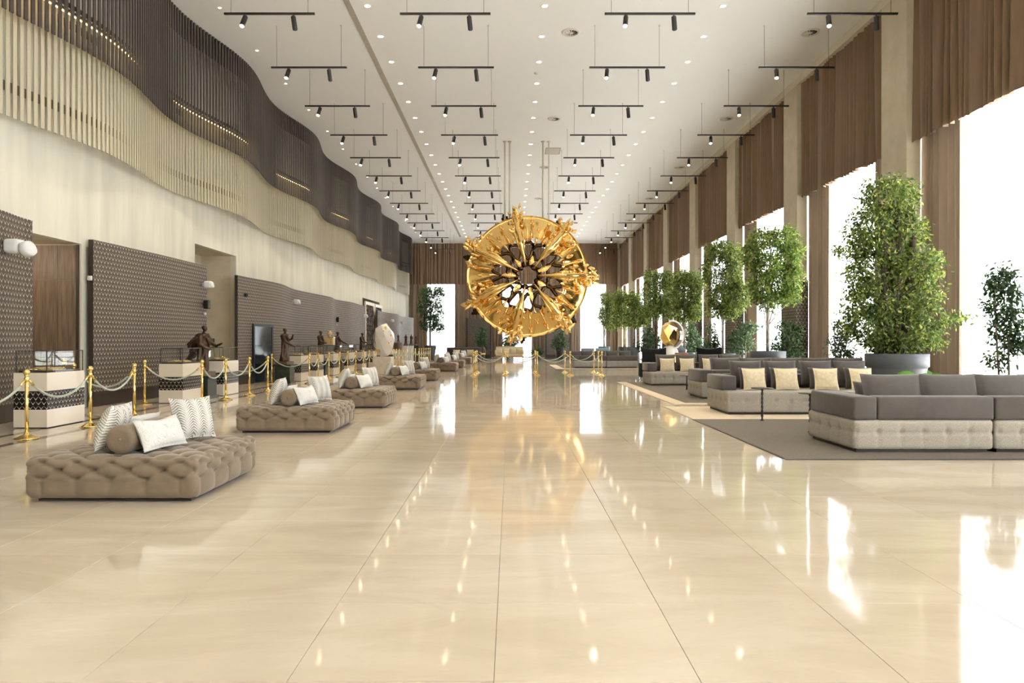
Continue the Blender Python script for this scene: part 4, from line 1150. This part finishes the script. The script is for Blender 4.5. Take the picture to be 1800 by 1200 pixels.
def twigs(parent, base, blobs, m, seed, r0=.03, name='branch', n=9):
    rg = random.Random(seed); b = MB(); base = Vector(base)
    for k in range(n):
        c = blobs[k % len(blobs)]; e = Vector((c[0]+rg.uniform(-.6, .6)*c[3], c[1]+rg.uniform(-.6, .6)*c[4], c[2]+rg.uniform(-.5, .7)*c[5]))
        s = base.lerp(Vector((base.x, base.y, e.z)), rg.uniform(.1, .75)); mid = s.lerp(e, .5)+Vector((0, 0, .08))
        b.tube([s, mid, e], [r0*.7, r0*.45, r0*.15], 6)
    tag(b.build(name, m, parent), kind='stuff')
def tree(label, name, x, y, pot_r, pot_h, trunk, blobs_px, n, size, m, bark, seed, ry=None, pm=None, tap=.82, cat='tree', multi=1, ntw=10):
    """trunk: (r, z_top); blobs_px: (px, py, half width px, half height px) as seen in the photograph at depth y"""
    t = thing(name, label, cat, (x, y, RZ if any(a < x < 9.2 and c < y < e for a, c, e in ((3.3, 8.1, 14.6), (3.6, 15.1, 23.4), (2.3, 34.9, 40.6))) else 0)); k = y/1200
    bl = []
    rg = random.Random(seed)
    for px, py, a, c in blobs_px:
        dy = rg.uniform(-.25, .25)*a*k
        bl.append(((px-898)*k-x, dy, EYE+(600-py)*k, a*k, (ry or .9)*a*k, c*k))
    if pot_r: pot(t, pot_r, pot_h, pm or M_pot, 0, tap)
    zt = trunk[1]
    for j in range(multi):
        ox = (j-(multi-1)/2)*.16
        pth = [(ox, 0, max(.0, pot_h-.1)), (ox*1.4+.03*math.sin(seed+j), .02, pot_h+(zt-pot_h)*.35), (ox*1.9-.05*math.sin(seed*2+j), -.02, pot_h+(zt-pot_h)*.7), (ox*2.2+trunk[2] if len(trunk) > 2 else ox*2.2, 0, zt)]
        MB().tube(pth, [trunk[0], trunk[0]*.85, trunk[0]*.7, trunk[0]*.35], 9).build('trunk', bark, t)
    twigs(t, (0, 0, pot_h+.1), bl, bark, seed, trunk[0]*.5, n=ntw)
    leaves('foliage', bl, n, size, m, t, seed)
    return t
# big weeping fig in the front
tree('tallest bushy fig tree in a wide slate pot behind the sofas', 'fig_tree', 8.19, 14.5, .61, 1.13, (.10, 4.3),
     [(1560, 345, 50, 40), (1595, 350, 22, 35), (1535, 400, 48, 45), (1595, 405, 38, 42), (1515, 425, 28, 32), (1545, 470, 55, 45), (1610, 470, 42, 45), (1510, 500, 26, 40), (1565, 530, 60, 45), (1625, 520, 34, 40), (1530, 575, 46, 40), (1600, 580, 48, 40), (1640, 565, 26, 30), (1640, 600, 20, 14), (1675, 562, 22, 9), (1695, 558, 9, 6), (1492, 548, 20, 12), (1480, 440, 12, 8), (1650, 450, 12, 8), (1575, 605, 60, 22)],
     17000, .088, M_leaf, M_darkbark, 5, ry=.9, multi=3, tap=.88)
tree('fig tree on a slim bare stem in a low slate pot, second along the windows', 'fig_tree', 7.75, 20.6, .52, 1.10, (.055, 4.2, .1),
     [(1340, 420, 26, 20), (1375, 420, 28, 22), (1320, 450, 20, 30), (1385, 455, 26, 34), (1345, 470, 26, 26), (1395, 490, 18, 30), (1370, 500, 26, 34), (1332, 505, 18, 30), (1355, 530, 26, 16), (1390, 520, 18, 18), (1400, 445, 12, 20)], 11000, .092, M_leaf2, M_bark, 9, ry=1.0)
tree('loose fig tree on a pale stem, third along the windows', 'fig_tree', 7.95, 25.6, .45, .95, (.05, 4.3),
     [(1265, 440, 24, 18), (1290, 450, 20, 24), (1250, 475, 16, 30), (1285, 490, 22, 30), (1262, 520, 20, 26), (1300, 520, 18, 30), (1280, 545, 22, 18), (1250, 545, 12, 16)], 9500, .10, M_leaf, M_bark, 13, ry=1.1)
tree('fig tree with a narrow crown, fourth along the windows', 'fig_tree', 7.95, 31.2, .45, .9, (.05, 4.0),
     [(1200, 490, 20, 18), (1222, 500, 16, 26), (1195, 520, 16, 26), (1220, 540, 16, 28), (1203, 550, 18, 20)], 7000, .11, M_leaf, M_bark, 17, ry=1.1)
tree('fig tree with dense crown, fifth along the windows', 'fig_tree', 7.7, 36.2, .45, .9, (.06, 4.4),
     [(1145, 488, 16, 14), (1172, 490, 18, 16), (1140, 515, 14, 22), (1165, 520, 18, 28), (1150, 545, 18, 20), (1178, 545, 12, 22), (1130, 560, 12, 14)], 8000, .115, M_leaf, M_darkbark, 19, ry=1.1)
for k, (px, d, bl, lab, pm) in enumerate((
    (1062, 48.5, [(1066, 525, 14, 14), (1078, 540, 16, 22), (1062, 555, 10, 20), (1072, 570, 12, 12)], 'farthest small fig tree beside the end wall window', M_tealpot),
    (1098, 45.0, [(1088, 522, 14, 14), (1100, 535, 20, 20), (1092, 560, 18, 18), (1108, 565, 14, 14)], 'pale stemmed fig tree in the far cluster by the windows', M_pot),
    (1113, 43.0, [(1112, 525, 14, 14), (1122, 540, 14, 18), (1116, 562, 16, 16), (1132, 550, 10, 14)], 'fig tree at the window edge of the far cluster', M_pot))):
    tree(lab, 'fig_tree', (px-898)*d/1200, d, .42, 1.05, (.06, 3.3), bl, 4200, .13, M_leaf, M_bark, 23+k, ry=1.1, pm=pm, ntw=6)
# dark shrubs along the glass
SH = [(1766, 12.3, [(1755, 495, 22, 24), (1772, 520, 24, 18), (1750, 545, 24, 14), (1785, 560, 18, 26), (1755, 580, 20, 18), (1778, 610, 24, 16), (1755, 632, 18, 10), (1765, 480, 12, 12), (1790, 600, 14, 18)], 2300, .085, 'dark leafy shrub by the front window'),
      (1478, 18.2, [(1478, 570, 12, 14), (1490, 590, 14, 18), (1470, 605, 16, 14), (1482, 625, 22, 14), (1495, 570, 8, 8)], 1300, .085, 'small shrub by the window beyond the big fig'),
      (1385, 21.9, [(1382, 575, 15, 14), (1392, 595, 18, 16), (1372, 605, 16, 14), (1388, 620, 24, 12), (1400, 585, 12, 14)], 1700, .10, 'shrub at the foot of the lattice clad column'),
      (1305, 26.2, [(1310, 580, 14, 14), (1296, 595, 16, 14), (1315, 605, 14, 12), (1290, 618, 20, 8), (1322, 575, 10, 8)], 1500, .11, 'shrub between the second and third fig trees'),
      (1250, 30.2, [(1248, 580, 8, 14), (1254, 600, 10, 16), (1245, 612, 10, 8)], 900, .11, 'narrow shrub by the third fig tree'),
      (1212, 33.4, [(1210, 582, 14, 16), (1200, 600, 12, 14), (1222, 598, 14, 18), (1210, 615, 16, 8)], 1500, .13, 'dark shrub under the fourth fig tree'),
      (1140, 42.5, [(1138, 590, 14, 14), (1130, 605, 12, 12), (1150, 600, 12, 16), (1142, 618, 14, 8)], 1300, .16, 'dark shrub behind the black armchair')]
for k, (px, d, bl, n, sz, lab) in enumerate(SH):
    tree(lab, 'potted_shrub', (px-898)*d/1200, d, .26, .55, (.022, EYE+(600-bl[0][1])*d/1200), bl, n, sz, M_leafd, M_bark, 60+k, ry=1.0, cat='shrub', multi=2, ntw=8)
# far plants against the end wall
tree('tall slender tree in a slate tub by the end window', 'potted_tree', -6.2, 52.5, .46, 1.10, (.07, 4.6),
     [(752, 515, 14, 12), (772, 515, 10, 12), (748, 540, 14, 22), (770, 545, 11, 22), (756, 565, 14, 16), (772, 575, 9, 9), (744, 570, 8, 10)], 3600, .17, M_leafd, M_darkbark, 81, ry=1.0, tap=.72)
for k, (px, d, bl, lab) in enumerate(((846, 56.5, [(848, 582, 8, 8), (845, 598, 9, 12), (850, 608, 6, 8)], 'slim potted plant before the end wall lattice panel'),
                                    (896, 56.5, [(893, 597, 9, 8), (902, 600, 9, 8), (895, 607, 10, 6)], 'bushy potted plant behind the settee'),
                                    (984, 54.0, [(984, 592, 9, 9), (980, 604, 9, 8), (988, 603, 7, 9)], 'plant in a black box planter by the end wall'),
                                    (944, 52.0, [(945, 618, 6, 4), (943, 622, 5, 3)], 'low green plant standing behind the ropes'))):
    tree(lab, 'potted_plant', (px-898)*d/1200, d, .36, (.7, 1.0, .95, .35)[k], (.035, EYE+(602-bl[0][1])*d/1200), bl, 1100, .17, M_leafd, M_bark, 90+k, cat='plant', pm=(M_bronze, M_tealpot, M_black, M_pot)[k], ntw=5)
bp = thing('broad_leaf_plant', 'low plant with round bright leaves behind the front sofa', 'plant', (6.55, 10.9, RZ))
pot(bp, .16, .30, M_pot)
for k in range(11):
    a = k*2.4; L = .16+.05*(k % 3); zz = .78+.05*math.sin(k*1.9); tip = Vector((.24*math.cos(a), .24*math.sin(a), zz))
    MB().tube([(0, 0, .24), (tip.x*.4, tip.y*.4, .62), tip], [.008, .007, .005], 5).build('stalk', M_leafb, bp)
    q = Euler((rad(65)*math.sin(k), rad(25), a)).to_matrix(); pts = [Vector((L*.55*(math.cos(w)), L*.5*math.sin(w), .012*math.cos(2*w))) for w in np.linspace(0, 2*PI, 11)[:-1]]
    MB().add([tip]+[tip+q @ p_ for p_ in pts], [(0, i+1, (i+1) % 10+1) for i in range(10)], 0, True).build('leaf', M_leafb, bp)

# ------------------------------------------------------------------ gold and white broken egg, dark armchairs
ge = thing('gold_egg_sculpture', 'broken faceted gold egg with a white shell on a white dome among the fig trees', 'sculpture', (6.74, 29.0, 0))
gb = egg(.42, .36, .56, 8, n=20); zmin = min(p[2] for p in gb.v)
gb.build('gold_core', M_goldart, ge, (-.02, 0, 1.15-zmin))
sh = MB(); n = 10
for i in range(n):
    for s in (0, 1):
        pass
V = []; th = .05
for i in range(n+1):
    a = rad(95)-rad(195)*i/n
    for rr in (.56, .50):
        for yy in (-.26, .20): V.append((.02+rr*.90*math.cos(a)+.04, yy, 1.68+rr*1.12*math.sin(a)))
F = []
for i in range(n):
    o_ = i*4; p_ = o_+4
    F += [(o_, o_+1, p_+1, p_), (o_+2, p_+2, p_+3, o_+3), (o_, p_, p_+2, o_+2), (o_+1, o_+3, p_+3, p_+1)]
sh.add(V, F+[(0, 2, 3, 1), tuple(4*n+i for i in (0, 1, 3, 2))], 0, False); sh.build('white_shell', M_eggwhite, ge)
MB().ell((0, 0, .72), (.43, .43, .52), 22, 12).build('white_dome', M_eggwhite, ge); MB().lathe([(.40, 0), (.40, .5), (.44, .70), (.45, .74), (.43, .76)], 26).build('base', M_goldart, ge)
pl = MB().add([(-.08, -.40, 1.50), (.20, -.36, 1.44), (.24, -.30, 1.78), (.10, -.36, 1.94), (-.08, -.38, 1.60), (.05, -.28, 1.6)], [(0, 1, 2, 3, 4), (0, 4, 3, 5), (0, 5, 1), (1, 5, 2), (2, 5, 3)]).build('dark_facet', M_hub, ge)
def armchair(label, x, y, w, hgt, m, rz=0, seatm=None, draped=True):
    t = thing('armchair', label, 'armchair', (x, y, 0), rz)
    fw = rbox_mb(w, .16, hgt-.12, .05); shift(fw, (0, -.34, .10)); fw.build('back', m, t)
    for s in (-1, 1): shift(rbox_mb(.12, .66, .52, .04), (s*(w/2-.06), 0, .10)).build('arm', m, t)
    shift(rbox_mb(w-.25, .60, .20, .05), (0, .03, .24)).build('seat', seatm or m, t)
    for sx in (-1, 1):
        for sy in (-1, 1): MB().lathe([(.02, 0), (.028, .12)], 8, (sx*(w/2-.08), sy*.26, 0)).build('leg', M_darkfoot, t)
    if draped:
        n = 12; v = []
        for i in range(n+1):
            xx = -w/2*1.04+w*1.04*i/n; sag = .05*abs(2*i/n-1)**2; wv = .02*math.sin(i*1.9)
            v += [(xx, -.26, hgt-.16+sag), (xx, -.34, hgt+sag+.005), (xx, -.44+wv*.3, hgt-.02+sag), (xx*.98, -.46-wv, .5), (xx*.93, -.455+wv, .16)]
        MB().add(v, [(i*5+j, i*5+j+1, i*5+6+j, i*5+5+j) for i in range(n) for j in range(4)], 0, True).build('draped_cloth', M_blackfab, t)
armchair('armchair under a black drape beside the gold egg sculpture', 5.13, 24.9, .84, 1.13, M_blackfab)
armchair('armchair half covered by a black drape behind the sand pillows', 7.15, 25.0, .84, 1.14, M_blackfab)
sb = thing('blue_vase', 'small blue grey bottle vase on the orange stool', 'vase', (6.45, 25.8, .981)); MB().lathe([(.10, 0), (.13, .04), (.13, .14), (.07, .20), (.04, .25), (.045, .27)], 18).build('body', M_bluegrey, sb)
os_ = thing('orange_stool', 'low orange wood stool between the black armchairs', 'stool', (6.45, 25.8, 0))
MB().lathe([(.24, .92), (.25, .94), (.25, .975), (.0, .98)], 20).build('seat', M_orangewood, os_)
for k in range(3): MB().tube([(.2*math.cos(k*2.1), .2*math.sin(k*2.1), 0), (.12*math.cos(k*2.1), .12*math.sin(k*2.1), .93)], .02, 7).build('leg', M_orangewood, os_)
for k, (px, d) in enumerate(((1032, 41.0), (1057, 41.5))):
    armchair('blue grey tub chair behind the sofa near the sculpture, %s from the sculpture' % ORD[k], (px-898)*d/1200, d, .78, 1.02, M_bluegrey, 0, None, False)
# far seating
st = thing('settee', 'cream settee with a wooden frame before the end wall', 'settee', ((895.5-898)*53/1200, 52.6, 0))
shift(rbox_mb(2.1, .72, .16, .04), (0, 0, .28)).build('seat', M_linen, st)
shift(rbox_mb(2.1, .14, .60, .05), (0, .34, .40)).build('back', M_linen, st)
MB().tube([(-1.05, .40, .92), (-.5, .40, .98), (0, .40, 1.06), (.5, .40, .98), (1.05, .40, .92)], .035, 8).build('crest_rail', M_wood, st)
for s in (-1, 1): shift(rbox_mb(.12, .70, .34, .04), (s*1.06, 0, .40)).build('arm', M_linen, st)
MB().box(-1.08, 1.08, -.36, -.32, .22, .29).build('front_rail', M_orangewood, st)
for sx in (-1, 0, 1):
    for sy in (-1, 1): MB().lathe([(.02, 0), (.03, .24)], 8, (sx*1.03, sy*.32, 0)).build('leg', M_wood, st)
for k in range(4):
    cushion(sm_me if False else san_me, 'sand back pillow on the cream settee, %s in its row' % ORD[k], st.location.x-.78+.52*k, 52.72, .445, rad(8))
so2 = thing('wicker_sofa', 'dark brown low sofa behind the last ottomans', 'sofa', ((815-898)*47/1200, 47, 0))
shift(rbox_mb(2.4, .9, .34, .05), (0, 0, .06)).build('seat', M_char, so2); shift(rbox_mb(2.4, .2, .62, .05), (0, .36, .38)).build('back', M_char, so2)
for s in (-1, 1): shift(rbox_mb(.2, .8, .30, .05), (s*1.10, -.05, .38)).build('arm', M_char, so2)
MB().box(-1.1, 1.1, -.38, .38, 0, .07).build('foot', M_darkfoot, so2)
for k in range(2): cushion(san_me, 'sand pillow on the dark low sofa, %s along it' % ORD[k], so2.location.x+(-.5, .45)[k], 47.1, .40, rad(12))
ur = thing('gold_urn', 'gold banded dark urn near the end wall', 'urn', ((846-898)*50/1200, 50, 0))
MB().lathe([(.18, 0), (.2, .05), (.14, .12), (.30, .45), (.34, .70), (.24, .92), (.20, 1.0), (.24, 1.04)], 24).build('body', M_bronze, ur); MB().lathe([(.305, .44), (.325, .5), (.335, .56)], 24, cap=False).build('band', M_gold, ur)
# lattice panels on the end wall
for k, (px0, px1) in enumerate(((822, 861), (961, 1001))):
    t = thing('end_wall_panel', 'tall dark lattice panel standing against the end wall, %s' % ('behind the settee\'s urn' if k == 0 else 'behind the black box planter'), 'wall panel', (0, 0, 0))
    x0, x1 = (px0-898)*58.4/1200, (px1-898)*58.4/1200
    MB().box(x0, x1, 58.4, 58.55, .30, 3.38).build('panel', M_chev, t); MB().box(x0, x1, 58.39, 58.55, 0, .295).build('skirting', M_darkfoot, t)
    MB().box(x0-.14, x0, 58.39, 58.56, 0, 3.4).build('edge', M_darkfoot, t); MB().box(x1, x1+.14, 58.39, 58.56, 0, 3.4).build('edge', M_darkfoot, t)

# ------------------------------------------------------------------ fittings on the wavy panels
def twin_speaker(label, x, y, z, s=1.0, two=True, rz=0):
    t = thing('white_loudspeaker', label, 'loudspeaker', (x, y, z), rz)  # white loudspeaker on a bracket, gives no light
    MB().box(0, .09*s, -.05*s, .05*s, -.06*s, .06*s).build('bracket', M_orangewood if two else M_plaswhite, t)
    a = rbox_mb(.26*s, .26*s, .25*s, .06*s, 4); shift(a, (.20*s, 0, -.125*s)); a.build('body', M_plaswhite, t)
    if two:
        b = MB().lathe([(.0, -.05), (.10, -.05), (.135, -.02), (.14, .06), (.12, .12), (.0, .13)], 20)
        b.v = [(p[0]*s, p[1]*s, p[2]*s) for p in b.v]; R = Matrix.Rotation(rad(70), 3, 'Y')
        b.v = [tuple(R @ Vector(p)+Vector((.40*s, -.02*s, -.06*s))) for p in b.v]; b.build('speaker_head', M_plaswhite, t)
    else:
        b = MB().lathe([(.0, 0), (.09, 0), (.12, .03), (.11, .09)], 16)
        R = Matrix.Rotation(rad(75), 3, 'Y'); b.v = [tuple(R @ (Vector(p)*s)+Vector((.28*s, 0, -.02*s))) for p in b.v]; b.build('speaker_head', M_plaswhite, t)
twin_speaker('big white twin wall spotlight on the front chevron panel', -8.72, 11.72, 3.03, 1.0)
for k, (x, y, z) in enumerate(((-8.78, 19.45, 3.02), (-8.70, 27.2, 2.98), (-8.82, 40.6, 2.92), (-8.62, 48.6, 2.88), (-8.50, 52.5, 2.84), )):
    twin_speaker('white wall spotlight on the chevron panels, %s beyond the big twin one' % ORD[k], x, y, z, .80, False)
for k, (x, y, z) in enumerate(((-8.78, 19.5, 2.45), (-8.84, 34.5, 2.50))):
    t = thing('wall_speaker', 'small black wall speaker with a pink sensor, %s along the chevron panels' % ORD[k], 'speaker', (x, y, z))
    shift(rbox_mb(.14, .16, .25, .02), (.10, 0, -.12)).build('cabinet', M_black, t); MB().box(0, .04, -.03, .03, -.04, .04).build('bracket', M_black, t)
    MB().ell((.05, 0, -.26), (.035, .035, .045), 10, 6).build('sensor', M_plaswhite, t)
t = thing('dome_camera', 'small black dome camera high on the long chevron panel', 'camera', (-8.72, 22.35, 2.92)); MB().ell((.06, 0, 0), (.06, .07, .07), 14, 8).build('dome', M_black, t); MB().box(0, .03, -.06, .06, -.06, .06).build('mount', M_black, t)
t = thing('motion_sensor', 'small white motion sensor on the edge of the second chevron panel', 'sensor', (-8.98, 14.58, 2.75)); shift(rbox_mb(.10, .04, .10, .015), (0, -.022, -.05)).build('housing', M_plaswhite, t); MB().ell((0, -.045, 0), (.03, .01, .03), 10, 6).build('lens', M_vent, t)
t = thing('wall_switch', 'small steel switch plate low on the front chevron panel', 'switch', (-8.66, 11.45, 1.52)); MB().box(0, .012, -.10, .10, -.06, .06).build('plate', M_steel, t)
for s in (-1, 1): MB().box(.012, .02, s*.045-.03, s*.045+.03, -.03, .03).build('rocker', M_black, t)
t = thing('wall_phone', 'black wall telephone with a hanging cord in the beige niche', 'telephone', (-9.88, 22.62, 1.40))
shift(rbox_mb(.11, .05, .20, .015), (0, 0, -.10)).build('body', M_black, t); shift(rbox_mb(.05, .05, .22, .015), (-.03, -.045, -.11)).build('handset', M_black, t)
MB().tube([(0, -.02, -.10), (.05, -.03, -.30), (.08, -.03, -.52), (.05, -.03, -.60), (.02, -.03, -.52)], .009, 6).build('cord', M_black, t)
